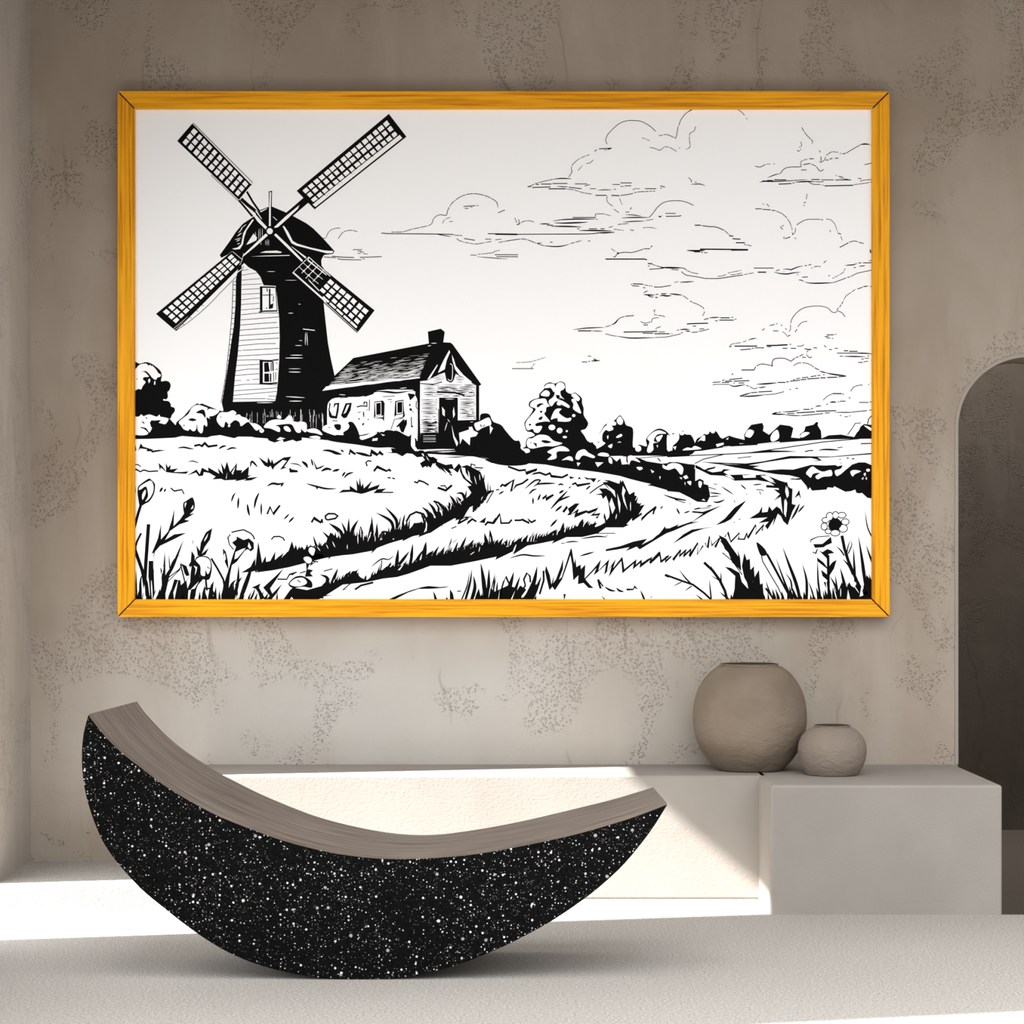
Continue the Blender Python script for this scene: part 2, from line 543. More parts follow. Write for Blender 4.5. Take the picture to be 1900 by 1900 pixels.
B 527,500 560,470 610,438 628,452 642,510 632,560 590,602 560,625 535,590
b 540,590 600,600 640,593 540,655 592,668 490,702 400,765 350,855 440,800 558,785 430,850 300,912 250,970 238,1040 240,1200 250,1450 180,1450 190,1060 230,960 280,840 310,697 310,850 380,770 415,660 442,545 432,720 500,650
s5.2 150,1300 160,1100 188,700
s3 62,960 60,920 75,870 115,788
s5 58,960 90,1050 125,1150 160,1300
l12 70,1450 65,1150
l20 110,1450 110,1250 140,1180
l40 200,1450 150,1250 120,1100
l22 330,1450 340,1200 347,968
l26 300,1450 350,1250 430,1100 532,848
l14 340,1400 420,1080 515,990
l8 395,1130 388,1000
l24 340,1450 330,1250 300,1100
s1.6 360,1240 480,1150 520,1100
s1.2 360,1280 470,1170 500,1140
b 495,1078 560,1110 590,1200 560,1210 540,1180 520,1110
s2 500,1090 540,1250 545,1300
b 610,960 640,1010 640,1050 690,1130 690,1212 745,1215 640,1330 570,1350 550,1450 480,1450 500,1300 560,1250 600,1180 610,1110 590,1130 600,1080
b 440,1240 500,1250 520,1450 450,1450 380,1450
s2 585,1110 600,1080 640,1085
B 640,1060 660,1020 720,1008 780,1028 807,1090 802,1180 775,1245 700,1225 680,1150 650,1100
b 700,880 750,780 812,738 790,850 740,920 710,990 780,930 745,1000 700,1012 670,1010 655,905 690,960
l14 760,1350 750,1250 755,1150
l30 620,1450 640,1330 700,1240
l24 720,1450 740,1300
l30 800,1450 800,1350 825,1255
s2.5 740,1330 800,1330 860,1450
s3 802,1035 860,1130 920,1240 935,1330
b 915,935 945,970 965,1060 972,1150 940,1080 920,1020
s2 1000,780 1060,765 1120,755 1190,790 1215,820 1225,850
s1.6 990,800 965,830 980,900 1020,948
b 1005,880 1050,850 1050,820 1120,855 1170,838 1218,880 1220,940 1190,967 1160,945 1130,960 1050,1070 1005,1100 985,1200 975,1300 960,1450 900,1450 920,1300 970,1150 1015,1000 1045,920
l24 1010,1450 1060,1280 1070,1100
l16 1040,1300 1105,1215
l10 940,1290 965,1200
l26 1080,1450 1160,1250 1205,1120
l14 1110,1330 1230,1030
l30 970,1450 1000,1300 1050,1240
b 1195,1322 1285,1280 1270,1322 1310,1392 1330,1430 1280,1432 1262,1370 1235,1330
l14 1180,1450 1210,1390 1235,1320
b 1310,1320 1430,1210 1515,1128 1440,1240 1378,1330 1400,1380 1500,1280 1440,1380 1380,1450 1330,1450 1375,1400
s2 1450,1238 1540,1240 1570,1190 1640,1170
b 1570,1195 1640,1170 1600,1200
b 1095,1175 1200,1110 1235,1030 1235,1110 1262,868 1300,1080 1335,1008 1340,1070 1380,1060 1430,965 1425,1050 1515,978 1490,1030 1560,960 1592,865 1615,940 1630,898 1650,965 1690,918 1710,950 1740,950 1900,1000 1900,1035 1560,1122 1400,1152 1250,1172 1260,1150 1200,1165
B 1742,965 1765,912 1825,930 1828,972 1800,1022
B 1695,1035 1710,1010 1760,1008 1795,1040 1790,1085 1750,1095 1715,1070
b 1730,1080 1765,1090 1745,1140 1800,1150 1770,1180 1800,1212 1720,1215 1735,1150
s1.6 1780,1060 1850,1070
s1.6 1670,1180 1730,1160
s1.4 1770,1105 1830,1060
B 1558,1282 1620,1218 1700,1208 1782,1260 1785,1322 1700,1312 1600,1325
b 1500,1450 1570,1350 1600,1320 1740,1345 1900,1300 1900,1450
b 1740,1240 1785,1265 1780,1320 1760,1310
@1
W 92,365 104,330 145,302 175,285 212,275 236,320 232,385 195,452 155,478 182,430 178,370 160,330 120,355
W 130,462 125,410 155,362 160,400
w 540,500 555,485 560,495 545,540
w 600,555 625,510 625,545
w 735,850 772,788 762,830 735,872
W 652,1055 690,1022 750,1025 790,1060 795,1130 770,1190 745,1150 740,1205 700,1192 695,1110
w 630,1105 665,1120 655,1170 640,1200 650,1140
w 1040,972 1110,940 1140,935 1060,1030 1028,1045
w 1170,878 1195,930 1180,945 1160,920
W 1755,965 1772,925 1815,938 1815,970 1795,1008
W 1705,1035 1720,1020 1755,1018 1785,1042 1780,1075 1750,1085 1720,1062
W 1570,1285 1620,1235 1700,1225 1740,1270 1700,1300 1630,1310
w 920,1010 935,980 945,1040 935,1060
w 1560,1450 1590,1412 1620,1450
w 1820,1445 1880,1425 1900,1430 1900,1450
v1.2 180,1180 200,1400
v1 315,1200 335,1120
w 230,1440 290,1250 320,1180 300,1330 250,1450
w 130,1440 150,1290 160,1450
w 430,1370 480,1240 440,1450
w 560,1260 600,1180 595,1270 570,1330
w 600,1340 660,1280 680,1260 640,1330
w 200,1000 240,980 235,1060 190,1060
w 235,1130 235,1060 330,1100 250,1200
@0
@2
s1.4 1645,1245 1675,1270
s1.2 760,1118 790,1135
T E
@0
t3 535,1135 600,1128 660,1140 710,1147
s3 715,1112 770,1100 800,1115 830,1082 870,1120 970,1106
t3.4 985,1145 1030,1118 1068,1113
t3 1070,1158 1130,1135 1182,1140
b 95,1172 125,1083 150,1120 265,1155 250,1165 330,1155 402,1162 340,1170 250,1187 240,1172 190,1172 195,1150 120,1140
b -5,1100 70,1110 78,1165 40,1170
t2 648,1288 700,1280 768,1302
s1.6 40,1318 95,1318 125,1342
s2 40,1395 75,1370 120,1397 160,1378 220,1395 318,1388
b 320,1298 365,1340 405,1390 402,1298 425,1350 457,1322 450,1372 538,1360 490,1400 575,1400 655,1392 625,1420 490,1412 410,1402 345,1350 338,1390
b 635,1440 740,1372 775,1425 800,1352 870,1390 868,1348 990,1420 973,1355 1030,1420 1008,1293 1050,1370 1075,1283 1110,1400 1187,1300 1180,1380 1245,1380 1230,1412 1318,1338 1310,1440 1345,1430 1300,1465 1422,1455 1340,1492 1258,1497 1290,1478 1160,1503 1180,1485 1050,1492 1010,1475 915,1482 950,1450 880,1410 820,1400 812,1440 765,1447 735,1405
t3.5 1333,1342 1352,1285 1412,1345
b 1420,1233 1520,1300 1528,1235 1560,1300 1570,1255 1590,1310 1700,1240 1785,1230 1705,1345 1745,1345 1658,1377 1735,1275 1690,1268 1600,1340 1580,1378 1555,1330 1535,1350 1490,1330
t2 1770,1305 1850,1315 1900,1345
s3 1770,1358 1775,1388 1855,1393
@1
w 1075,1420 1080,1400 1070,1470 1062,1475
w 1125,1410 1170,1340 1140,1430
T F
@0
t4 1350,328 1400,302 1460,308 1512,296
b 1478,335 1490,302 1515,296 1500,325
t3 1740,305 1830,330 1900,345
b 1830,335 1850,340 1838,362
t3 1000,480 1015,430 1038,393
t3.5 1062,548 1070,438
t4 1178,618 1165,570 1155,503
t4 1223,545 1240,460 1270,393
t3 1292,612 1292,495
s2.8 1350,602 1378,532 1410,600 1475,515
t3 1515,652 1565,600
t3.4 1560,683 1612,630
t4 298,385 325,340
t3 340,385 357,352
s2 405,345 440,375 515,362 535,405
s2 1390,850 1415,822 1470,820 1505,835 1520,862
s2.5 1785,683 1808,640 1870,683 1885,650
s1.8 55,325 58,390
s1 622,860 622,890
T G
@0
s3 95,683 120,640 188,685 198,650
b 180,680 205,645 210,692
s2.6 235,652 230,620 260,597 320,598 352,620 330,643 260,657 235,652
b 358,397 400,363 470,362 468,322 540,372 535,262 560,320 566,235 582,330 600,298 607,350 692,272 650,350 765,310 740,358 828,350 785,383 903,383 890,395 770,395 700,397 740,355 690,370 612,397 580,403 490,383 400,388
t3.4 50,303 150,332 240,352 335,352
b 130,330 165,335 150,362
s2 640,132 628,95 650,78 682,84
s3 705,182 738,138 830,180 855,165 872,182
s2 840,245 870,247
s2 885,248 912,256
s2.4 1100,283 1130,295 1148,273 1190,285 1243,317
s3.4 1330,342 1410,370 1470,318
s1.8 1358,325 1400,322 1420,350
t5 0,85 40,115 55,148
t3 92,60 110,130
b 105,58 150,148 228,118 190,150 140,167
t4.5 190,182 240,158 292,165
b 270,180 275,160 295,162
t4 300,182 370,162
b 340,190 350,165 370,162
t3.4 395,232 425,188
t3.4 413,248 450,210 505,192
t4.5 295,-2 385,15
b -20,1060 -20,960 50,940 110,940 230,900 280,780 380,860 450,840 560,800 640,880 700,830 760,860 900,780 1000,740 1100,690 1200,680 1240,600 1300,640 1400,600 1480,540 1560,480 1640,420 1660,390 1620,330 1660,320 1580,250 1548,180 1550,140 1620,120 1700,160 1750,190 1790,290 1810,400 1760,440 1740,500 1670,553 1675,520 1640,540 1590,640 1500,665 1510,650 1490,630 1380,700 1365,735 1370,690 1260,780 1140,828 1160,790 1100,810 985,868 990,850 850,885 740,930 680,990 690,960 500,995 290,1015 255,1050 270,1010 130,1048
l16 170,960 135,890 112,808
l20 320,900 270,840 200,768
l34 420,900 370,770 260,688
l22 440,880 430,780 387,678
l24 455,900 460,635
l28 480,880 500,750 557,653
l40 590,900 575,715
l24 690,890 685,620
l22 735,870 735,687
s2.5 640,880 680,700 700,780
s3 750,860 790,775 830,775 870,820
l22 900,780 870,670 722,585
l22 930,740 920,650 813,528
l12 940,760 970,620
l14 985,710 1010,597
s3 1020,680 1060,610 1120,580 1190,600 1225,660 1232,760
l20 1250,650 1230,580 1172,528
l22 1310,620 1290,550 1235,483
s3 1290,475 1340,490 1390,560
l14 1330,600 1340,540 1292,470
l14 1410,600 1390,530 1350,490
l14 1445,580 1440,485
l24 1520,540 1480,460 1443,413
l20 1600,470 1570,400 1508,400
l12 1600,450 1613,367
l14 1560,470 1515,430
l12 1770,330 1790,205
l8 1820,420 1822,278
b 1780,440 1830,370 1885,368 1825,410 1805,450
s1.6 1880,370 1808,495
l7 1850,390 1842,310
l14 1530,700 1570,640 1680,630
s3 1540,690 1630,640 1620,690 1670,650 1710,675
s1.6 1465,742 1515,722
b 1735,680 1805,630 1790,690
s3 1795,710 1820,680 1870,690 1905,640
b 1155,98 1210,110 1205,20 1225,-5 1250,50 1290,110 1330,90 1410,120 1470,110 1490,160 1538,105 1560,130 1527,197 1480,160 1440,158 1470,200 1440,200 1385,150 1420,207 1350,150 1390,200 1310,120 1310,60 1260,70 1240,80 1265,145 1220,125 1180,150
s2 1445,205 1470,222
s2 1650,165 1660,110 1700,125
s1.8 1690,145 1775,150 1720,185
s1.8 1640,150 1680,190 1740,190
b 130,1450 250,1388 400,1292 560,1250 640,1267 800,1232 930,1218 1040,1187 1200,1130 1150,1130 1260,1105 1460,1105 1700,1060 1900,1020 2000,990 2000,900 1900,900 1780,900 1700,925 1600,950 1500,960 1400,990 1280,1010 1200,1030 1120,1070 1000,1100 900,1110 800,1140 700,1200 640,1245 590,1240 540,1180 480,1200 400,1230 300,1270 200,1310 70,1362 0,1400 -20,1450
l26 230,1330 250,1230 175,1193
s1.6 215,1160 300,1137
l24 290,1290 355,1130
l20 400,1250 482,1153
l30 490,1230 500,1175 520,1160
l20 530,1240 555,1170
l16 620,1250 628,1198
l18 680,1230 710,1190
t2.4 680,1115 780,1042 850,1045 900,1008
l20 740,1190 770,1120 787,1040
l16 840,1140 875,1068
l26 925,1120 945,942
l22 950,1100 1055,963
l24 1060,1110 1075,1000 1087,887
l20 1120,1060 1190,950
l32 1190,1050 1217,868
l22 1220,1020 1295,957
l18 1280,1020 1345,912
l18 1350,1010 1400,918
l16 1420,1020 1470,828
l4 1480,880 1535,840
l16 1490,980 1530,868
l22 1540,980 1612,818
l26 1610,970 1685,848
l20 1720,950 1745,868
l28 1820,930 1788,788
l30 1860,930 1843,755
l22 1910,930 1905,860
s1.6 400,1345 470,1285 540,1250
b 400,1345 450,1325 430,1340
s3 520,1340 580,1300 700,1270
b 820,1450 940,1395 1060,1350 1180,1315 1240,1305 1350,1315 1450,1308 1400,1322 1280,1332 1140,1335 1040,1370 930,1425 1010,1390 880,1450
b 1285,1350 1310,1395 1330,1450 1300,1450
b 1450,1335 1480,1380 1492,1450 1450,1450
s1.6 1520,1358 1560,1354
l10 1560,1450 1620,1300 1645,1150
l18 1600,1450 1650,1260 1665,1133
l26 1660,1450 1695,1320 1680,1200
l16 1700,1450 1735,1330
l30 1800,1450 1780,1250 1753,1080
l22 1830,1450 1835,1140
l12 1870,1450 1890,1180
l16 1420,1450 1420,1415
b 130,1395 300,1395 200,1410 150,1450 100,1420
@1
w 1560,142 1600,150 1605,195 1672,300 1610,255 1575,200
w 1625,170 1640,200 1650,260 1635,240
w 1055,745 1058,665 1115,592 1180,640 1190,690 1165,670 1140,662 1130,685 1110,670 1080,720
w 1215,665 1228,700 1222,765 1195,782 1215,730
v1 300,870 325,925
v0.8 445,900 445,945
v1 548,800 550,890
v1 575,740 580,830
v0.8 600,790 605,860
v1 645,870 680,775
v0.8 718,810 718,870
v1 790,840 765,855
v1.6 895,840 900,850
v0.8 240,900 258,940
v0.8 360,770 380,830
v0.8 150,920 180,960
v0.8 945,750 960,700
v0.8 1005,710 1020,670
v0.8 1275,570 1310,640
v0.8 1370,560 1375,620
v0.8 1455,560 1465,480
v0.8 1690,230 1710,310
v0.8 1740,210 1745,270
v0.8 320,1240 310,1275
v0.8 780,1070 760,1150
v0.8 1060,1010 1040,1100
v0.8 1430,960 1460,890
v0.8 1690,970 1650,1000
v0.8 1540,470 1560,510
v1 1585,640 1650,530
w 940,1150 985,1100 1000,1090 960,1150
T H
@0
b -10,935 100,925 200,920 330,920 400,870 520,870 600,870 680,815 780,815 870,785 1000,720 1100,730 1180,730 1235,710 1270,690 1330,620 1312,480 1290,420 1260,455 1245,415 1182,410 1255,395 1220,350 1290,350 1340,380 1255,290 1310,285 1265,268 1320,270 1420,305 1432,258 1440,290 1455,268 1500,370 1520,410 1570,380 1570,420 1592,425 1570,480 1600,500 1640,495 1620,520 1668,508 1600,620 1545,660 1545,640 1490,700 1515,706 1460,732 1290,732 1210,790 1060,825 900,827 755,893 780,860 650,887 520,910 380,998 390,960 350,980 205,1050 220,1015 -10,1066
l16 120,910 102,787
l22 165,910 152,752
l20 220,930 285,832
l26 280,920 310,865
l10 400,900 425,850
l16 420,910 452,832
l18 470,900 530,797
l6 560,880 585,757
l14 590,870 618,777
l22 630,870 665,800
l22 700,840 805,750
l28 840,810 862,750 875,680
l18 960,770 1000,715
l36 1030,750 1050,690 1065,648
l24 1080,740 1110,672
l26 1110,740 1205,688
l18 1285,690 1272,588
l14 1340,640 1330,560
s1.8 1130,398 1200,345 1260,310 1320,295
s3 1545,662 1640,595 1635,655 1690,600 1780,530 1750,602
b 1750,540 1790,530 1750,605
s1.8 1823,547 1845,525
t3 350,1032 470,1000 580,1010 692,1010
s1.2 1200,790 1382,790
t2.6 1045,842 1200,820 1295,825
s1.2 1180,822 1290,825 1302,808
s1.2 850,887 885,887
t2.4 890,880 960,870 1022,872
t3 1035,1012 1110,990 1172,972
b 1285,965 1290,945 1430,915 1560,870 1695,842 1640,900 1780,830 1840,760 1868,718 1875,742 1905,740 1905,775 1760,862 1620,947 1590,920 1480,965 1520,925 1400,948
s2.8 255,335 275,312 300,325 385,268 360,380 410,320 470,300 528,258
t3 498,352 590,275 645,272 595,325
t3.4 580,330 640,305 795,300
s1.8 213,365 245,360
t2.8 240,408 290,375
t3 535,408 570,370 612,355
t3 575,503 575,440
t3.4 622,468 648,405
s3 668,452 710,418 700,458 775,412
t4 748,552 830,460 912,375
t3.4 820,480 870,450 938,425
t3.8 830,398 875,368
t2 925,350 945,330
t3.8 793,575 860,518
s3.6 870,582 910,530 925,565 1010,497 925,612 1020,560 982,618 1095,575 1120,585 1205,552 1155,610 1228,602 1195,640
t3.8 745,725 812,653
b 48,680 115,637 100,690
s2.8 105,712 130,680 190,688 250,602 262,690 340,688 368,655
s2.8 395,662 450,662 470,655 540,690 525,652 560,682 602,660
s2.4 0,660 20,675
s3 330,135 440,175 500,168 508,202 615,162 570,207 640,195 700,218 740,200 755,230 860,242 918,213
b 930,230 985,243 940,258
b 1012,258 1030,235 1045,258
b 1070,235 1120,250 1197,250 1170,292 1140,262 1100,262
b 1198,298 1215,270 1242,265
t3 820,317 850,308 875,317
s2.6 958,312 990,297 1010,322 1135,300
t3 1093,362 1138,322
b 790,1347 755,1300 800,1240 845,1120 872,1035 868,1140 830,1240 855,1220 900,1080 945,938 955,945 978,1085 990,1035 1000,1120 1040,1095 1045,1140 1087,1095 1080,1230 1165,1140 1242,1045 1215,1155 1322,1042 1300,1160 1387,1040 1360,1130 1450,1018 1470,1140 1590,1042 1582,1095 1640,1045 1640,1080 1735,1022 1740,1060 1820,968 1835,1050 1905,998 1905,1020 1830,1080 1812,1010 1728,1088 1722,1050 1618,1130 1625,1080 1552,1143 1562,1085 1450,1182 1440,1060 1380,1130 1315,1220 1345,1110 1272,1197 1290,1095 1230,1150 1168,1203 1195,1130 1088,1240 1130,1290 1168,1325 1120,1325 1070,1275 1015,1287 1020,1200 970,1250 958,1100 942,1005 900,1130 860,1240
l30 110,1450 90,1260 62,1078
l24 135,1450 143,1138
l8 165,1350 205,1178
l8 185,1370 215,1200
l14 215,1400 228,1255
s2.4 265,1345 285,1270 310,1215 345,1290
l34 290,1450 350,1300 388,1162
l24 370,1450 410,1320 450,1205
s2.6 420,1450 500,1300 485,1240 515,1178 545,1210 550,1270
l34 500,1440 580,1280 617,1108
l24 570,1430 610,1330 658,1208
s3 640,1385 680,1250 678,1155
b 693,1160 702,1105 740,1200 755,1290 780,1200 775,1260 760,1320 735,1345 705,1220
b 20,1450 45,1325 70,1450
b 70,1450 130,1300 200,1360 330,1300 400,1320 350,1450 70,1450
b 350,1450 450,1300 510,1340 430,1450
b 500,1450 560,1300 645,1280 575,1435
s3.4 1213,1240 1225,1290 1238,1330
s2 1215,1245 1262,1310
t3.6 1280,1315 1330,1345 1382,1355
t3.6 1393,1325 1420,1350 1462,1362
b 1487,1330 1555,1332 1570,1298 1605,1340 1570,1325 1560,1345 1495,1350
l14 1670,1450 1650,1400 1625,1345
b 873,1383 897,1385 880,1450
l7 1290,1450 1245,1400
s2 1865,1200 1905,1220
s1.4 1730,1410 1738,1418
@1
w 1455,325 1482,370 1465,420 1500,560 1462,480 1445,400
w 1345,440 1380,540 1352,600 1322,500
w 1400,400 1432,500 1425,595 1408,500
w 1290,310 1375,372 1385,440 1340,380
v1 1530,480 1530,570
v1 1395,600 1385,650
v0.8 1270,640 1280,690
v0.8 45,970 55,920
v0.8 140,1420 160,1300
v0.8 160,880 155,820
w 350,1450 390,1370 400,1350 370,1440
v1 830,1120 800,1230
v0.8 290,880 300,900
w 230,1450 250,1340 240,1450
v1.6 375,990 410,900
T D
@0
t4.5 88,1215 150,1218 258,1250
t3 248,1208 275,1230
s3 325,1252 330,1215 378,1250
t5 378,1233 450,1250 515,1267
s4 515,1265 518,1222 575,1257
s3 580,1250 590,1230 622,1255
b 635,1235 700,1230 690,1195 780,1205 850,1200 930,1222 960,1200 1000,1240 1010,1290 1060,1270 1110,1300 1070,1310 1040,1370 1000,1320 1020,1370 950,1325 990,1300 970,1270 920,1275 880,1245 830,1240 790,1267 740,1240
@1
w 960,1235 975,1240 985,1270 965,1255
w 1000,1260 1030,1310 1010,1290
T P
c1.1 215,478 230,440 260,410 300,397 340,395
d1.2 320,490 350,445 385,422 440,415 490,428
s1 450,590 460,585 530,585
s1 490,597 530,598
s1 510,607 550,608
s1 490,618 520,619
s1 540,622 580,623
s1.2 195,650 300,657
s1.3 265,643 360,652 460,655
c1.4 315,665 370,673 525,675
s1.2 510,653 640,650 705,646
s1 535,668 555,668
s1 180,487 210,483
d1.2 790,430 890,428 970,405 1030,393 1135,365 1160,315 1195,285 1230,277
c1.3 1230,277 1272,283 1285,240
d1.3 1285,240 1320,180 1380,130 1450,100 1530,93 1600,105 1660,128 1715,165 1728,215
d1 1240,355 1260,320 1310,300
s1 1300,338 1330,338
s1.2 1425,205 1530,198
s1 1540,198 1558,198
s1.1 1435,223 1470,220
s1 1485,210 1505,210
s1.1 1728,262 1790,235
c1.6 700,440 780,445 900,446 1180,448 1340,452
t1.6 1180,448 1320,472
s1 1345,457 1415,462
d1.2 1365,487 1400,510 1500,533 1560,533 1670,512
s1.3 1430,487 1525,503
s1.1 1615,493 1670,493
d1.2 1735,523 1810,508 1900,495
s1.4 1640,445 1900,448
s1.6 1705,451 1900,453
s1 1705,499 1760,493
s1 1485,633 1540,635
d1.1 1550,627 1680,613 1700,600 1745,590
s1.2 1700,630 1905,631
t1.4 1540,647 1720,662 1820,668
s1.2 1715,646 1905,648
T Z
d1 958,673 985,671 1012,663
s1.2 950,684 990,684
d1 985,684 992,674
T L
c1.2 985,410 970,370 985,322
c1.2 985,322 1030,270 1100,210 1170,182 1240,177 1320,187 1400,230 1460,282
d1.2 1490,328 1560,315 1610,330 1655,352
c1.2 1655,352 1665,320 1680,235
c1.2 1685,228 1710,165 1760,105 1830,60
d1 1325,350 1345,352 1400,375
d1.1 1400,442 1440,447 1500,468 1545,437 1600,443 1665,480
s1 1690,450 1697,443
d1.1 1850,235 1835,280 1795,305 1790,370 1797,430 1760,462
s1.1 860,480 885,463
s1.4 905,455 1030,448
t1.6 980,466 1030,448
s1 955,466 975,467
d1.1 810,512 720,548 655,600 635,640 640,680
c1.2 640,665 636,690 608,732
d1 700,668 745,615
c1.1 780,600 820,590 848,562
d1.2 230,820 300,790 450,753
t2 450,753 530,745 600,747 635,748
s1.6 205,825 240,823
s1.4 250,834 430,828
s1.3 335,800 440,800
s1.3 285,803 318,805
s1.3 450,795 595,794
t1.6 490,822 605,828
s1.3 610,832 735,845
s1.5 410,846 580,846
d1.2 590,850 650,855 750,885 835,898
s1.4 870,910 978,910
s1.5 1025,910 1105,914
c1.4 1115,911 1200,900 1240,890
d1.3 1250,886 1300,876 1455,869
s1.2 670,798 790,799
s1.1 765,818 815,805
s1.1 815,845 875,845
t1.6 890,862 950,856 1030,857
s1.1 1050,851 1070,851
s1.1 1035,803 1110,805
s1.2 1115,788 1225,788
s1.1 1115,823 1145,822
s1.2 1155,817 1220,817
c1.1 1235,858 1260,845 1305,845
s1.3 1355,845 1465,845
s1.3 1505,818 1550,829
s1 1503,840 1520,840
c1.1 985,915 985,970 1040,1018
d1.1 1050,1045 1100,1080
d1 1105,940 1130,1000
s1.1 1165,1077 1203,1070
s1.1 1210,1050 1222,1028
t2 1125,1133 1200,1128 1300,1127 1395,1127
c1.3 1395,1127 1430,1090 1480,1025 1540,980 1620,963 1710,965 1780,985 1830,1008
t1.6 1165,1100 1240,1103 1325,1116
b 1478,1113 1535,1110 1510,1117 1512,1132
s1.2 1555,1087 1655,1087
s1.3 1560,1116 1690,1114 1710,1108
s1.4 645,1128 872,1128
c1.2 872,1120 870,1098 900,1091 965,1093
d1.1 970,1097 1025,1112
t2.2 455,1162 550,1148 700,1143 870,1144
s1 875,1145 892,1145
t2.6 470,1180 560,1182 700,1178 795,1172
t2 325,1190 425,1190
s1.4 395,1202 455,1204
t2.6 435,1213 600,1215 735,1221
s1.2 805,1238 885,1238
s1.2 920,1238 960,1238
s1 690,1237 715,1237
t2.6 710,1255 850,1255 1030,1259
c1.6 0,1293 400,1291 800,1288 920,1276 1055,1272
t2.6 880,1277 970,1276 1055,1271
d1.2 1000,1225 1045,1213
d1.3 1090,1196 1190,1185
t1.8 1140,1172 1240,1166 1355,1162
d1.1 1365,1158 1440,1143
d1.1 1050,1242 1145,1254
s1.1 1210,1249 1245,1254
d1.1 1335,1230 1360,1225 1420,1226 1465,1238
d1.4 0,1358 140,1338 200,1345 280,1375 360,1403
t2 355,1403 460,1412 540,1408 615,1387
d1.3 625,1383 735,1352
t1.6 295,1382 345,1375
s1.2 425,1368 450,1368
s1.2 797,1357 818,1357
d1.1 80,1130 100,1180
s1 118,1145 125,1188
t1.8 95,1202 135,1185
d1.2 140,1178 180,1162 240,1162 265,1175
d1.1 1025,1433 1065,1460
c1.4 1045,1513 1065,1510 1090,1480 1160,1468 1230,1470 1340,1437
b 1075,1465 1110,1475 1090,1490
s1.2 1345,1433 1405,1433
s1.2 1410,1420 1427,1402
c1.1 1780,735 1805,760 1808,785
s1 1850,778 1860,783
T M
s1.2 -8,88 32,64
c1.2 455,62 500,90 535,125
s1.2 550,155 560,162
d1.2 1095,245 1140,315 1200,375
c1.1 1190,370 1203,385 1195,405
d1.1 1085,385 1095,425 1070,440
s1.2 1050,472 1075,478
s1.1 1078,462 1090,460
s1.1 1268,470 1277,490
s1.1 1283,530 1285,575
b 1258,575 1280,582 1300,575 1282,592
c1.2 1280,587 1315,568 1330,535
d1.2 1335,520 1390,485 1450,490
s1.1 1468,500 1480,502
t1.6 1490,507 1530,497
c1.3 1530,497 1600,455 1665,418
t2.4 1665,414 1715,408 1765,413
s1 1772,420 1795,424
s1.2 1330,565 1358,565
s1.2 1368,557 1395,547
s1.2 1420,547 1455,547
s1.1 1710,610 1790,592
c1.3 640,625 690,632 740,608
d1 750,605 790,603
s1 820,605 832,598
t1.6 760,738 830,710 885,697
c1.3 885,697 920,655 970,635 1090,631
d1.2 1095,630 1085,600 1095,575 1150,555
s1.3 1170,552 1213,552
s1.3 1110,609 1178,598
c1.2 1188,603 1235,625
c1.3 1240,630 1275,672 1310,656
s1.1 1088,661 1143,661
b 678,785 735,757 720,765 850,770 1000,763 1100,755 1170,757 1000,770 850,780 720,779
s1.5 755,765 815,766
s1.6 825,759 943,759
s1.4 1190,755 1272,755
s1.2 1285,759 1410,759
s1.3 1425,760 1580,759
t1.6 1450,722 1510,738
b 1450,745 1530,748 1582,760 1500,752
s1 1430,712 1436,720
s1.5 868,801 995,795
s1.1 1003,789 1025,789
t2.4 1030,782 1150,775 1230,777
s1.1 1232,777 1310,777
c1.3 1165,782 1210,802 1280,803
s1.1 1295,811 1308,812
s1.6 1318,818 1602,812
d1.2 1610,806 1725,790 1790,777
c1.2 1665,772 1720,760 1790,755
s1.1 1645,742 1680,749
c1.1 0,745 15,768 12,785
t1.8 8,803 100,800 150,818
s1 50,777 67,784
d1.1 1148,895 1140,950
s1.2 1115,985 1137,978
s1.1 1115,1013 1125,1005
s1 712,990 722,1000
s1 752,993 775,1020
s1.2 640,1042 705,1042
s1.3 713,1048 790,1052
s1.2 800,1057 838,1059
c1.2 845,1065 900,1088 950,1130
d1.2 955,1140 985,1190 1003,1250
b 998,1260 1012,1290 1022,1285 1005,1302
c1.1 1010,1295 1030,1270 1035,1230
c1.3 1045,1200 1110,1160 1150,1147 1180,1145 1275,1145
s1.1 1282,1149 1305,1150
c1.1 1335,1143 1380,1150 1420,1190
d0.9 1420,1190 1450,1280
s1.4 1450,1282 1480,1290
d1 1478,1310 1492,1350
s1.1 885,1215 910,1245
s1.1 903,1215 918,1202
s1.3 935,1335 985,1317
s1.2 920,1316 924,1338
s1.1 1025,1327 1040,1335
s1.3 1468,1420 1552,1375
c1.3 1558,1370 1605,1357 1645,1365
s1.2 1655,1370 1702,1383
s1 1368,1253 1380,1266
s1.1 0,990 36,1008
s1.6 48,1203 108,1203
c1.6 118,1207 200,1217 260,1222 335,1252
d1.2 340,1255 390,1300
s1.6 385,1307 425,1310
s1.6 418,1335 495,1340
s1.6 450,1375 540,1375
d1.2 530,1390 605,1405
t3 -30,1450 60,1453 148,1449
s2 100,1438 400,1440 570,1443
s2 405,1446 570,1445
s1.4 38,1463 100,1464
s1.2 108,1468 128,1470
s1.2 138,1472 173,1472
s1.2 1845,1202 1860,1202
s1.6 1766,1440 1768,1468 1795,1468
T N
s1.8 440,215 825,215 847,223
s1.6 855,258 902,262
s1 900,272 935,276
s1.1 855,286 872,280
c1.4 940,280 1010,297 1190,302 1235,325
t3 980,298 1080,300 1190,302
s1.2 868,315 1010,305
d1.2 1240,328 1290,348 1350,360
s1.2 1085,315 1157,321
c1.4 1183,336 1230,370 1330,388 1420,405
c1.5 1420,405 1540,405 1640,392 1787,370
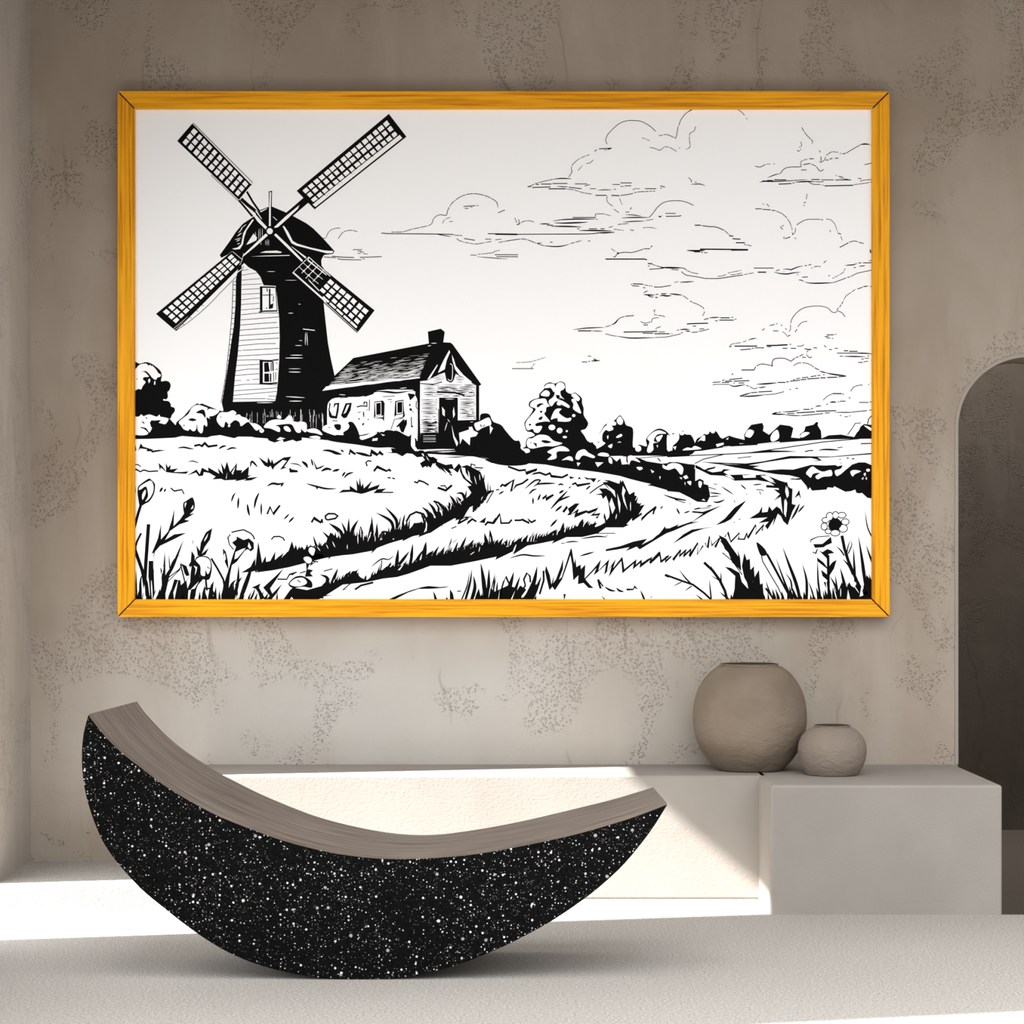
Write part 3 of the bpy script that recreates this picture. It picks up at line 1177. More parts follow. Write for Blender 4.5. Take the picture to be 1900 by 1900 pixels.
d1.2 1800,367 1900,348
c1.1 1540,383 1585,380 1620,365
d1.1 1640,352 1670,345 1770,325
d1.1 1665,370 1740,360 1780,348
s1.1 690,467 703,458
s1.5 710,457 810,461
d1.3 820,468 900,481
c1.5 915,487 980,489 1082,473
s1.3 700,475 770,481
s1.2 808,492 832,498
d1.1 1115,445 1155,434
t2 1165,440 1220,440 1307,434
s1.2 815,545 852,525
t2.4 813,562 870,567 922,568
s1.2 930,562 960,560
s1.5 985,555 1037,555
t2.4 1068,554 1120,560 1193,568
c1.3 1200,572 1250,608
s1.3 1268,626 1288,636
c1.3 1295,640 1340,657 1390,685 1403,706
c1.2 1405,728 1408,740 1390,773
t1.8 850,568 880,583 915,585
t2 925,589 955,592
t2.6 970,577 1000,571 1040,576 1087,573
t2 122,907 200,897 270,890 430,883
d1.3 440,880 500,860
t2.4 500,855 530,845 570,800
c1.3 555,813 590,788 628,778
s1.3 635,775 718,768
s1.6 170,917 300,918
t1.6 300,918 380,920 415,924
c1.3 440,946 490,960 540,970
t2.2 540,968 680,988 820,987 930,985
c1.3 930,983 1030,978 1100,965 1180,946
s1.6 618,930 780,928 948,923
s1.2 960,929 1022,929
s1.4 803,940 908,941
s1.5 918,946 1068,946
s1.1 1085,946 1097,946
d1.2 785,825 820,842 870,835 878,825
s1.4 812,860 856,860
c1.2 890,838 897,805 920,792 960,790
c1.1 932,712 908,720
s1.1 918,722 922,738
c1.1 915,750 930,762 948,763
c1.3 955,767 995,770 1023,780
s1.1 940,890 980,877
s1.1 932,895 938,905
s1.7 1238,850 1300,847 1445,843
s1.3 1295,871 1328,871
t2.2 1165,908 1210,903 1265,906
s1.2 1140,912 1158,910
t2 1220,918 1275,924
s1.2 1285,934 1345,929
c1.3 1352,923 1400,915 1455,900
s1.2 1360,900 1408,899
s1.2 1180,936 1200,933
s1.3 1405,808 1450,795
t2 1455,790 1510,787 1560,786
s1.5 1565,790 1657,790
s1.2 1673,786 1692,786
s1.5 1555,813 1697,813
s1.1 1705,806 1724,802
s1.2 1513,819 1540,819
s1.2 268,1163 300,1170
s1.3 325,1188 330,1198 352,1200
t2.4 300,1213 350,1210 388,1208
s1.2 208,1222 263,1222
s1.1 273,1218 292,1215
T O
s1.2 625,92 820,92
t2.2 822,130 880,145 950,150 1010,140 1082,131
t2 910,103 960,102 990,107 1040,88 1080,75 1110,73
s1.2 1125,68 1148,67
s1.1 1160,65 1190,56
s1.1 1188,92 1200,91
s1.1 1215,80 1258,72
s1.1 1262,72 1280,80
s1.1 1310,42 1335,20
s1.2 845,120 878,108
s1.1 918,130 924,126
s1.1 1052,160 1060,150
s1.8 665,132 747,132
t1.6 1062,208 1095,212 1120,225
t2.4 1125,230 1190,240 1290,240 1410,235
c1.3 1405,235 1500,200 1530,188
s1.2 1542,184 1568,178
c1.3 1575,176 1640,143 1720,125 1790,110
s1.2 1100,182 1155,178
s1.1 1355,166 1372,166
s1.2 1398,189 1412,189
d1.1 1420,182 1500,135 1520,95
t2 1520,66 1560,63 1600,60 1640,45
s1.3 1650,41 1680,41
s1.3 1695,40 1790,40
s1.2 1605,90 1625,85
s1.3 1660,75 1712,68
s1.2 1755,20 1790,20
d1.2 1620,300 1580,330 1530,365 1505,410
s1.2 1500,420 1485,447
s1.2 1480,452 1465,475
c1.3 1458,480 1443,505 1490,530 1520,570
s1.2 1640,297 1690,280
t1.8 1690,275 1750,268
s1.1 1765,273 1790,274
c1.3 988,632 1000,590 1040,535 1110,485 1200,465 1290,465
c1.3 1290,465 1350,483 1390,520 1420,528 1442,515
c1.2 985,645 985,690 970,712
c1.2 1055,668 1090,630 1120,617 1150,613
s1.2 1030,720 1050,690
s1.1 708,705 733,683
s1.2 782,655 830,643
s1.2 845,637 858,638
s1.1 890,648 905,655
s1.1 935,682 947,695
s1.3 815,707 866,707
d1.1 905,713 935,735 950,758
s1.2 955,765 965,755 985,750
d1.2 395,858 400,843 440,830 500,822
d1.2 520,817 560,803
t1.8 570,798 610,785 655,779
s1.7 437,856 660,856
s1.3 385,861 410,861
s1.4 493,893 598,884
s1.1 605,880 630,877
s1.3 637,873 727,873
s2 750,851 850,849 957,843
s1.2 757,862 797,862
s1.2 975,838 993,840
s1.3 907,878 955,878
s1.3 988,878 1040,878
c1.3 1050,855 1090,856 1118,842
t2 1118,878 1150,888 1192,887
s1.2 1165,895 1192,885
s1.3 1210,873 1245,873
s1.1 1145,915 1160,900
s1.1 1143,928 1145,938
c1.4 1145,945 1168,968 1187,968 1187,958
s1.3 1340,746 1410,745
s1.1 1420,741 1435,741
s1.2 1320,764 1360,760
s1.2 1335,775 1375,778
s1.2 1390,781 1405,781
s1.2 1315,848 1335,867
s1.2 1362,890 1392,890
s1.2 1418,878 1450,879
s1.3 1440,925 1680,925
t2.2 1600,925 1720,927 1795,934
s1.3 1468,955 1498,955
t2.2 1505,956 1560,957 1720,960
s1.1 1738,953 1756,953
s1.5 1508,902 1550,902
s1.5 1560,908 1642,908
s1.2 1678,983 1705,982
s1.1 1712,976 1755,975
s1.3 1648,1016 1692,1016
s1.1 1700,1011 1745,1003
s1.3 1773,993 1790,992
s1.5 505,1090 630,1090
s1.3 628,1090 645,1058
c1.4 652,1052 680,1037 720,1032 790,1045
c1.6 805,1050 806,1015 825,983 870,974
c1.5 870,974 930,977 990,1005
s1.3 990,1005 1030,972
s1.2 1037,969 1065,960
s1.2 1072,955 1113,936
s1.3 1098,966 1135,966
s1.2 408,1138 424,1124
s1.4 792,1050 815,1048
c1.3 1015,1047 1060,1023 1090,1021
c1.3 1102,1021 1130,1021 1180,1038 1215,1063
s1.3 1222,1068 1265,1090
t2 1268,1102 1310,1112 1340,1120
t2.6 1330,1118 1420,1135 1532,1148
s1.4 1455,1157 1530,1150
s1.6 1345,1164 1443,1160
s1.5 1278,1167 1330,1166
s1.5 1150,1178 1268,1170
s1.4 1085,1185 1140,1183
s1.4 980,1200 1080,1190
s1.3 942,1207 970,1205
s1.2 1010,1187 1030,1182
s1.2 1040,1178 1082,1170
s1.4 1098,1168 1160,1160
s1.3 1182,1155 1240,1147
s1.2 1250,1144 1278,1142
s1.2 1303,1137 1320,1137
t2.6 655,1230 760,1224 852,1216
s1.5 860,1212 935,1212
s1.3 222,1212 300,1207
s1.2 315,1193 340,1186
s1.4 385,1184 515,1171
s1.5 345,1200 415,1200
s1.5 430,1200 583,1194
s1.3 313,1212 385,1212
s1.1 425,1217 440,1217
s1.3 478,1217 533,1217
c1.3 222,1237 260,1231 380,1231
t2.2 380,1230 430,1250 500,1240 545,1234
s1.2 552,1240 578,1248
c1.3 585,1252 632,1274 662,1263
t2 670,1260 700,1262 745,1252
t2.2 483,1346 560,1325 600,1312
s1.4 600,1312 662,1308
s1.5 672,1305 806,1298
t2.4 483,1347 600,1347 740,1332
c1.4 740,1332 830,1325 922,1302
s1.2 975,1281 990,1280
s1.2 1033,1271 1060,1271
c1.3 1305,1385 1350,1345 1400,1323
s1.7 1400,1321 1485,1322
s1.2 1490,1325 1508,1328
s1.2 1555,1358 1572,1368
c1.3 1575,1300 1600,1262 1640,1243 1692,1236
s1.1 1745,1237 1755,1230
s1.2 1775,1219 1790,1218
s1.2 1338,1432 1350,1417
t2.6 1370,1408 1405,1403 1435,1407
s1.2 1448,1402 1462,1402
s1.3 1468,1396 1525,1395
s1.5 1112,1476 1172,1476
s1.2 1182,1472 1208,1464
t2 1228,1452 1250,1443 1290,1441
t2 905,1500 1000,1497 1077,1482
s1.3 868,1506 892,1503
t2.4 803,1521 830,1513 865,1507
t2.4 803,1523 860,1524 940,1524
t1.8 930,1530 1010,1536 1095,1537
s1.3 1095,1537 1305,1517
s1.3 1322,1511 1370,1510
s1.6 1045,1510 1225,1500
s1.6 1235,1494 1432,1488
t1.8 1410,1505 1560,1505 1620,1500
s1.3 1590,1502 1735,1488
s1.3 950,1517 1025,1516
s1.2 1468,1534 1485,1537
s1.2 1515,1547 1548,1547
s1.2 1558,1541 1573,1539
s1.3 1658,1408 1748,1408
s1.2 1760,1403 1790,1401
s1.2 1757,1483 1790,1483

T G
@0
g 18/.1/4 40,960 130,960 240,910 300,860 400,850 500,840 600,860 700,860 800,840 900,780 1000,740 1100,690
g 20/-.45/4.5 1180,680 1260,640 1340,620 1420,600 1500,540 1570,480
g 14/.5/4 1680,560 1740,500 1790,440 1800,380
b 60,1000 240,930 460,860 700,870 900,800 1100,700 1300,640 1500,560 1500,640 1380,705 1260,785 1100,815 850,890 640,970 290,1020 130,1050
g 15/.6/4.5 200,1310 400,1235 540,1190
g 12/.7/5 680,1210 850,1130 1000,1110 1150,1060 1280,1010 1420,985 1560,950 1720,910 1900,895
b 200,1330 400,1250 540,1205 640,1250 800,1150 1000,1110 1200,1035 1400,995 1600,955 1900,900 1900,1020 1700,1062 1460,1107 1260,1107 1040,1187 800,1232 640,1267 400,1292 250,1385
T H
g 13/.5/5 0,930 200,910 400,880 520,860 660,830 800,800 950,740 1180,720
g 16/.25/3.5 1330,620 1400,520 1500,480 1600,520
g 26/.25/5 60,1445 200,1445 400,1445 560,1445
g 9/.3/5 20,1445 600,1440
g 14/-.3/4 1500,560 1600,520
T F
g 16/.2/4 1240,1150 1380,1110 1480,1060 1560,1010 1740,980 1900,960
g 34/.15/7 60,1445 250,1445 450,1445 700,1445 900,1445 1100,1445
g 20/.3/9 1100,1445 1500,1445
@1
v1.4 215,1250 225,1440
v1.4 640,1440 660,1380
v1.4 700,1440 712,1360
v1.4 880,1250 900,1440
v1.6 1050,1440 1070,1380
T I
@0
g 30/-.2/8 960,1215 1100,1215 1200,1215 1400,1215 1500,1215
g 44/-.2/8 1500,1215 1600,1215 1700,1215 1850,1215
g 20/-.1/6 690,1215 960,1215
b 1560,1230 1575,1120 1600,1060 1625,1130 1660,1060 1690,1120 1730,1060 1790,1130 1800,1000 1850,1060 1850,1230
@1
w 1640,1210 1650,1120 1668,1200
w 1745,1180 1760,1090 1775,1170
"""
# ------------------------------------------------------------------ helpers
def P(px, py, d):                        # photo pixel and distance from the camera plane -> place in the room
    return Vector(((px-950)*d/F, d-DW, EYE-(py-1063)*d/F))
def link(name, me, mat=None, parent=None, label=None, cat=None, group=None, kind=None):
    o = bpy.data.objects.new(name, me); COL.objects.link(o)
    if mat is not None:
        for m in (mat if isinstance(mat, (list, tuple)) else [mat]): me.materials.append(m)
    if parent is not None:
        o.parent = parent; o.location = -parent.location
    if label: o['label'] = label
    if cat: o['category'] = cat
    if group: o['group'] = group
    if kind: o['kind'] = kind
    return o
def empty(name, loc, label, cat):
    o = bpy.data.objects.new(name, None); COL.objects.link(o); o.location = loc
    o.empty_display_size = .1; o['label'] = label; o['category'] = cat
    return o
def finish(name, bm, smooth=False, ang=None):
    bmesh.ops.recalc_face_normals(bm, faces=bm.faces)
    me = bpy.data.meshes.new(name); bm.to_mesh(me); bm.free()
    if smooth:
        for p in me.polygons: p.use_smooth = True
    if ang is not None: me.set_sharp_from_angle(angle=math.radians(ang))
    return me
def box(bm, x0, x1, y0, y1, z0, z1):
    v = [bm.verts.new((x, y, z)) for x in (x0, x1) for y in (y0, y1) for z in (z0, z1)]
    for f in ((0,1,3,2),(4,6,7,5),(0,4,5,1),(2,3,7,6),(0,2,6,4),(1,5,7,3)): bm.faces.new([v[i] for i in f])
def prism(bm, pts, a, b):                # outline pts (x,z) swept from y=a to y=b
    A = [bm.verts.new((x, a, z)) for x, z in pts]; B = [bm.verts.new((x, b, z)) for x, z in pts]
    n = len(pts); bm.faces.new(A); bm.faces.new(B[::-1])
    for i in range(n): bm.faces.new((A[i], B[i], B[(i+1) % n], A[(i+1) % n]))
def flat(bm, pts, z0, z1):               # outline pts (x,y) raised from z0 to z1
    A = [bm.verts.new((x, y, z0)) for x, y in pts]; B = [bm.verts.new((x, y, z1)) for x, y in pts]
    n = len(pts); bm.faces.new(A[::-1]); bm.faces.new(B)
    for i in range(n): bm.faces.new((A[i], A[(i+1) % n], B[(i+1) % n], B[i]))
def bevel(o, w, seg=3):
    m = o.modifiers.new('bevel', 'BEVEL'); m.width = w; m.segments = seg; m.limit_method = 'ANGLE'; m.angle_limit = math.radians(40)
    m.harden_normals = False
# ------------------------------------------------------------------ materials
def nt(name):
    m = bpy.data.materials.new(name); m.use_nodes = True
    return m, m.node_tree.nodes, m.node_tree.links, m.node_tree.nodes['Principled BSDF']
def ramp(n, l, src, stops):
    r = n.new('ShaderNodeValToRGB'); l.new(src, r.inputs[0])
    while len(r.color_ramp.elements) < len(stops): r.color_ramp.elements.new(.5)
    for e, (p, c) in zip(r.color_ramp.elements, stops):
        e.position = p; e.color = (c, c, c, 1) if isinstance(c, (int, float)) else (*c, 1)
    return r.outputs[0]
def noise(n, l, vec, scale, detail=4, rough=.5, dist=0):
    t = n.new('ShaderNodeTexNoise'); t.inputs['Scale'].default_value = scale; t.inputs['Detail'].default_value = detail
    t.inputs['Roughness'].default_value = rough; t.inputs['Distortion'].default_value = dist; l.new(vec, t.inputs['Vector'])
    return t.outputs['Fac']
def mapping(n, l, scale=(1,1,1), loc=(0,0,0), rot=(0,0,0)):
    tc = n.new('ShaderNodeTexCoord'); mp = n.new('ShaderNodeMapping'); l.new(tc.outputs['Object'], mp.inputs[0])
    mp.inputs['Scale'].default_value = scale; mp.inputs['Location'].default_value = loc; mp.inputs['Rotation'].default_value = rot
    return mp.outputs[0]
def math_(n, l, op, a, b):
    m = n.new('ShaderNodeMath'); m.operation = op
    for i, v in enumerate((a, b)):
        if isinstance(v, (int, float)): m.inputs[i].default_value = v
        else: l.new(v, m.inputs[i])
    return m.outputs[0]
def mixc(n, l, fac, a, b, mode='MIX'):
    m = n.new('ShaderNodeMix'); m.data_type = 'RGBA'; m.blend_type = mode
    if isinstance(fac, (int, float)): m.inputs[0].default_value = fac
    else: l.new(fac, m.inputs[0])
    for i, v in ((6, a), (7, b)):
        if isinstance(v, tuple): m.inputs[i].default_value = (*v, 1)
        else: l.new(v, m.inputs[i])
    return m.outputs[2]
def bump(n, l, h, strength, dist, prev=None):
    b = n.new('ShaderNodeBump'); b.inputs['Strength'].default_value = strength; b.inputs['Distance'].default_value = dist
    l.new(h, b.inputs['Height'])
    if prev is not None: l.new(prev, b.inputs['Normal'])
    return b.outputs[0]
def voro(n, l, vec, scale, feature='F1', rnd=1):
    t = n.new('ShaderNodeTexVoronoi'); t.feature = feature; t.inputs['Scale'].default_value = scale; l.new(vec, t.inputs['Vector'])
    t.inputs['Randomness'].default_value = rnd
    return t
def plaster(name, ca, cb, cc, pits=1.0, seed=0, bounce_glow=False):
    m, n, l, b = nt(name)
    v = mapping(n, l, loc=(seed, seed*.7, 0)); vs = mapping(n, l, scale=(2.2, 2.2, .55), loc=(seed, 3, 0))
    cloud = noise(n, l, v, 1.1, 5, .55, .6); streak = noise(n, l, vs, 2.2, 6, .6, .8)
    c = mixc(n, l, ramp(n, l, cloud, [(.35, 0), (.65, 1)]), ca, cb)
    c = mixc(n, l, ramp(n, l, streak, [(.45, 0), (.72, .6)]), c, cc)
    if bounce_glow:                             # bounced light painted in as an irregular paler patch behind and above the bench
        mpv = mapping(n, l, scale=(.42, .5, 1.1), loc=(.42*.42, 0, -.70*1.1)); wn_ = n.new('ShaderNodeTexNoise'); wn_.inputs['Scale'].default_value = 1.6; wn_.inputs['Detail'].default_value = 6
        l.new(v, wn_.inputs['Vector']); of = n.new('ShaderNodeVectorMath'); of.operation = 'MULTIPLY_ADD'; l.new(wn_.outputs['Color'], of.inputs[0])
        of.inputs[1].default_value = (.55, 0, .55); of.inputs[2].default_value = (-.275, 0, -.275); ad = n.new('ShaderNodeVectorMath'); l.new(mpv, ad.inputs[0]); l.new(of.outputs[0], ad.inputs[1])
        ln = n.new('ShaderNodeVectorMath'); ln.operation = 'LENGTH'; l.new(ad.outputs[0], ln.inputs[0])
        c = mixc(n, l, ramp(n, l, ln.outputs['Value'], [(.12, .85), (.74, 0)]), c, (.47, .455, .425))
    # pitted stipple in trowelled patches
    mask = ramp(n, l, noise(n, l, mapping(n, l, scale=(1.3, 1.3, 1), loc=(seed+4, 0, 2)), 1.9, 3, .6, 1.2), [(.52, 0), (.57, 1)])
    warp = n.new('ShaderNodeVectorMath'); warp.operation = 'ADD'
    nz = n.new('ShaderNodeTexNoise'); nz.inputs['Scale'].default_value = 14; l.new(v, nz.inputs['Vector'])
    sc = n.new('ShaderNodeVectorMath'); sc.operation = 'SCALE'; sc.inputs['Scale'].default_value = .02; l.new(nz.outputs['Color'], sc.inputs[0])
    l.new(v, warp.inputs[0]); l.new(sc.outputs[0], warp.inputs[1])
    vo = voro(n, l, warp.outputs[0], 95)
    pit = ramp(n, l, vo.outputs['Distance'], [(.12, 1), (.48, 0)])
    sp = noise(n, l, v, 45, 2, .5)
    pm = math_(n, l, 'MULTIPLY', math_(n, l, 'MULTIPLY', pit, mask), ramp(n, l, sp, [(.28, 0), (.5, 1)]))
    c = mixc(n, l, math_(n, l, 'MULTIPLY', pm, (.22*pits)), c, tuple(x*.45 for x in ca))
    # fine trowel scratches
    wv = n.new('ShaderNodeTexWave'); wv.inputs['Scale'].default_value = 1.3; wv.inputs['Distortion'].default_value = 9
    wv.inputs['Detail'].default_value = 4; wv.inputs['Detail Scale'].default_value = .8; l.new(v, wv.inputs['Vector'])
    scr = ramp(n, l, wv.outputs['Fac'], [(.0, 1), (.012, 0)])
    scm = math_(n, l, 'MULTIPLY', scr, ramp(n, l, noise(n, l, v, 2.7, 2), [(.56, 0), (.64, 1)]))
    c = mixc(n, l, math_(n, l, 'MULTIPLY', scm, .3), c, tuple(x*.5 for x in ca))
    l.new(c, b.inputs['Base Color']); b.inputs['Roughness'].default_value = .9
    b.inputs['Specular IOR Level'].default_value = .2
    nb = bump(n, l, noise(n, l, v, 5, 6, .6, .5), .45, .02)
    nb = bump(n, l, noise(n, l, v, 140, 3, .6), .25, .002, nb)
    inv = math_(n, l, 'SUBTRACT', 1, pm)
    nb = bump(n, l, inv, 1.0*pits, .0035, nb)
    l.new(nb, b.inputs['Normal'])
    return m
M = {}
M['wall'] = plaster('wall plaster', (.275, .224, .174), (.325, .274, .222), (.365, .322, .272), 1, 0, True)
M['wall_side'] = plaster('side wall plaster', (.37, .33, .285), (.44, .40, .355), (.50, .465, .42), 1, 11)
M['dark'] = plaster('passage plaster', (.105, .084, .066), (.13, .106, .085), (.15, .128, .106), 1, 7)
M['smooth'] = plaster('smooth plaster', (.27, .24, .21), (.30, .27, .235), (.32, .29, .26), 0, 3)
def rough_plaster():
    m, n, l, b = nt('bench plaster'); v = mapping(n, l)
    c = mixc(n, l, ramp(n, l, noise(n, l, v, 3, 4), [(.35, 0), (.65, 1)]), BENCH_A, BENCH_B)
    l.new(c, b.inputs['Base Color']); b.inputs['Roughness'].default_value = .92; b.inputs['Specular IOR Level'].default_value = .15
    nb = bump(n, l, noise(n, l, mapping(n, l, scale=(1, 1, 1.6)), 85, 3, .55, .4), .3, .003)
    l.new(nb, b.inputs['Normal']); return m
BENCH_A, BENCH_B = (.25, .228, .204), (.275, .252, .226)
M['bench'] = rough_plaster()
def terrazzo_floor():
    m, n, l, b = nt('grainy floor'); v = mapping(n, l)
    c = mixc(n, l, ramp(n, l, noise(n, l, v, 120, 2, .7), [(.38, 0), (.62, 1)]), (.24, .22, .197), (.39, .366, .338))
    vo = voro(n, l, v, 130); dots = ramp(n, l, vo.outputs['Distance'], [(.10, 1), (.2, 0)])
    dm = math_(n, l, 'MULTIPLY', dots, ramp(n, l, noise(n, l, v, 60, 1), [(.55, 0), (.62, 1)]))
    c = mixc(n, l, math_(n, l, 'MULTIPLY', dm, .6), c, (.09, .075, .06))
    l.new(c, b.inputs['Base Color']); b.inputs['Roughness'].default_value = .85; b.inputs['Specular IOR Level'].default_value = .25
    l.new(bump(n, l, noise(n, l, v, 170, 2, .6), .6, .003), b.inputs['Normal']); return m
M['floor'] = terrazzo_floor()
def simple(name, col, rough, spec=.3, ns=0, ndist=.001):
    m, n, l, b = nt(name); b.inputs['Base Color'].default_value = (*col, 1); b.inputs['Roughness'].default_value = rough
    b.inputs['Specular IOR Level'].default_value = spec
    if ns: l.new(bump(n, l, noise(n, l, mapping(n, l), ns, 3), .4, ndist), b.inputs['Normal'])
    return m
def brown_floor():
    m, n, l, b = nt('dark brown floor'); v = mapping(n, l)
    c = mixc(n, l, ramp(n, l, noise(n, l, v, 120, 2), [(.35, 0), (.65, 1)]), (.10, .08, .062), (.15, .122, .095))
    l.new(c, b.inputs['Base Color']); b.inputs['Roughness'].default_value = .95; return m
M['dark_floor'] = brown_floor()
M['ceiling'] = simple('ceiling plaster', (.26, .22, .18), .95, .1, 8)
M['metal'] = simple('window bronze', (.05, .045, .04), .5)
M['ink'] = simple('black ink', (.0028, .0028, .0028), .7, .05)
def canvas_mat():
    m, n, l, b = nt('white canvas'); b.inputs['Base Color'].default_value = (.89, .895, .905, 1)
    b.inputs['Roughness'].default_value = .85; b.inputs['Specular IOR Level'].default_value = .1
    w1 = n.new('ShaderNodeTexWave'); w1.inputs['Scale'].default_value = 120; w1.bands_direction = 'X'; l.new(mapping(n, l), w1.inputs['Vector'])
    w2 = n.new('ShaderNodeTexWave'); w2.inputs['Scale'].default_value = 120; w2.bands_direction = 'Z'; l.new(mapping(n, l), w2.inputs['Vector'])
    l.new(bump(n, l, math_(n, l, 'ADD', w1.outputs['Fac'], w2.outputs['Fac']), .12, .0008), b.inputs['Normal']); return m
M['canvas'] = canvas_mat()
def golden_wood(name, vertical):
    m, n, l, b = nt(name)
    v = mapping(n, l, scale=(60, 60, 1.1) if vertical else (1.1, 60, 60)); v2 = mapping(n, l, scale=(14, 14, .9) if vertical else (.9, 14, 14))
    g = noise(n, l, v, 2.0, 4, .6, .3); g2 = noise(n, l, v2, 1.6, 3, .5, .4)
    c = mixc(n, l, ramp(n, l, g, [(.36, 1), (.56, 0)]), (.80, .355, .010), (.47, .165, .005))
    c = mixc(n, l, ramp(n, l, g2, [(.48, 0), (.75, .5)]), c, (.88, .43, .02))
    l.new(c, b.inputs['Base Color']); b.inputs['Roughness'].default_value = .5; b.inputs['Specular IOR Level'].default_value = .1
    l.new(bump(n, l, g, .12, .001), b.inputs['Normal']); return m
M['wood_h'] = golden_wood('golden wood, lying', False); M['wood_v'] = golden_wood('golden wood, upright', True)
M['joint'] = simple('dark joint', (.012, .004, .003), .8)
def grey_wood():
    m, n, l, b = nt('grey brown wood')
    uv = n.new('ShaderNodeUVMap'); mp = n.new('ShaderNodeMapping'); l.new(uv.outputs[0], mp.inputs[0]); mp.inputs['Scale'].default_value = (1.6, 26, 1)
    g = noise(n, l, mp.outputs[0], 2.0, 5, .6, .2)
    mp2 = n.new('ShaderNodeMapping'); l.new(uv.outputs[0], mp2.inputs[0]); mp2.inputs['Scale'].default_value = (180, 180, 1)
    s = noise(n, l, mp2.outputs[0], 1, 2)
    c = mixc(n, l, ramp(n, l, g, [(.32, 1), (.68, 0)]), (.19, .152, .122), (.055, .041, .032))
    c = mixc(n, l, ramp(n, l, s, [(.4, .18), (.6, 0)]), c, (.1, .08, .065))
    l.new(c, b.inputs['Base Color']); b.inputs['Roughness'].default_value = .6; b.inputs['Specular IOR Level'].default_value = .25
    l.new(bump(n, l, g, .15, .001), b.inputs['Normal']); return m
M['seat'] = grey_wood()
def black_terrazzo():
    m, n, l, b = nt('black speckled stone'); v = mapping(n, l)
    c = mixc(n, l, ramp(n, l, noise(n, l, v, 200, 2), [(.4, 0), (.7, 1)]), (.0018, .0018, .0018), (.006, .006, .006))
    dens = noise(n, l, v, 5, 2)
    for sc, r0, cut, val in ((50, .13, .66, .95), (100, .17, .60, .75), (180, .2, .60, .22), (28, .10, .72, .95)):
        vo = voro(n, l, v, sc); d = ramp(n, l, vo.outputs['Distance'], [(r0, 1), (r0+.07, 0)])
        sep = n.new('ShaderNodeSeparateColor'); l.new(vo.outputs['Color'], sep.inputs[0])
        keep = math_(n, l, 'GREATER_THAN', math_(n, l, 'ADD', sep.outputs[0], math_(n, l, 'MULTIPLY', math_(n, l, 'SUBTRACT', dens, .5), .9)), cut)
        c = mixc(n, l, math_(n, l, 'MULTIPLY', math_(n, l, 'MULTIPLY', d, keep), val), c, mixc(n, l, sep.outputs[1], (.75, .74, .72), (.3, .29, .28)))
    l.new(c, b.inputs['Base Color']); b.inputs['Roughness'].default_value = .7; b.inputs['Specular IOR Level'].default_value = .03
    return m
M['stone'] = black_terrazzo()
def clay(name, a, bb):
    m, n, l, b = nt(name); v = mapping(n, l)
    c = mixc(n, l, ramp(n, l, noise(n, l, v, 7, 4), [(.35, 0), (.65, 1)]), a, bb)
    l.new(c, b.inputs['Base Color']); b.inputs['Roughness'].default_value = .85; b.inputs['Specular IOR Level'].default_value = .2
    nb = bump(n, l, noise(n, l, mapping(n, l, scale=(1, 1, 1.8)), 26, 3, .6, .6), .6, .010)
    l.new(bump(n, l, noise(n, l, v, 180, 2), .2, .001, nb), b.inputs['Normal']); return m
M['clay'] = clay('brown clay', (.160, .124, .092), (.195, .155, .118))
M['clay2'] = clay('pale brown clay', (.19, .155, .124), (.215, .178, .146))
M['clay_in'] = simple('dark inside of the pots', (.05, .038, .028), .95)  # inner surface darker than the outer clay

# ------------------------------------------------------------------ the room
LX, RX, TOP, SUNK = -1.875, 3.6, 3.46, -.30
FRONT = -10.5                            # how far the room runs on behind the camera
BF, BR, BZ = 7.571-DW, 7.933-DW, .4543   # bench: block front, recessed front, top
BX0, BX1, BX2 = -1.216, .9085, 1.722
bm = bmesh.new()
flat(bm, [(LX-.12, FRONT), (RX, FRONT), (RX, BF), (BX2-.01, BF), (BX2-.01, .3), (LX-.12, .3)], -.12, 0)
link('floor', finish('floor', bm), M['floor'], kind='structure')
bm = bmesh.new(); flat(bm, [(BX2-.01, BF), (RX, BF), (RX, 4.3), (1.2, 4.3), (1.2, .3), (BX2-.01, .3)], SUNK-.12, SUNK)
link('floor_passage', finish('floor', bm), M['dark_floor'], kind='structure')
# back wall with its arched opening
ax0, ax1, spring = (1778-950)*DW/F, 2.285, EYE-(793-1063)*DW/F
r = (ax1-ax0)/2; cx = (ax0+ax1)/2
pts = [(LX-.12, SUNK), (ax0, SUNK)] + [(cx-r*math.cos(t*math.pi/40), spring+r*math.sin(t*math.pi/40)) for t in range(41)] + [(ax1, SUNK), (RX, SUNK), (RX, TOP), (LX-.12, TOP)]
bm = bmesh.new(); prism(bm, pts, 0, .26)
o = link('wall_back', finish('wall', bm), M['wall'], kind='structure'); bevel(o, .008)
# smooth band round the arch
bm = bmesh.new(); w = .013
inner = [(ax0-.0005, BZ)] + [(cx-(r+.0005)*math.cos(t*math.pi/40), spring+(r+.0005)*math.sin(t*math.pi/40)) for t in range(41)] + [(ax1+.0005, SUNK)]
outer = [(ax0-w, BZ)] + [(cx-(r+w)*math.cos(t*math.pi/40), spring+(r+w)*math.sin(t*math.pi/40)) for t in range(41)] + [(ax1+w, SUNK)]
I = [[bm.verts.new((x, y, z)) for y in (-.004, .0)] for x, z in inner]; O = [[bm.verts.new((x, y, z)) for y in (-.004, .0)] for x, z in outer]
for i in range(len(inner)-1):
    bm.faces.new((I[i][0], I[i+1][0], O[i+1][0], O[i][0])); bm.faces.new((O[i][0], O[i+1][0], O[i+1][1], O[i][1]))
    bm.faces.new((I[i][0], I[i][1], I[i+1][1], I[i+1][0])); bm.faces.new((I[i][1], O[i][1], O[i+1][1], I[i+1][1]))
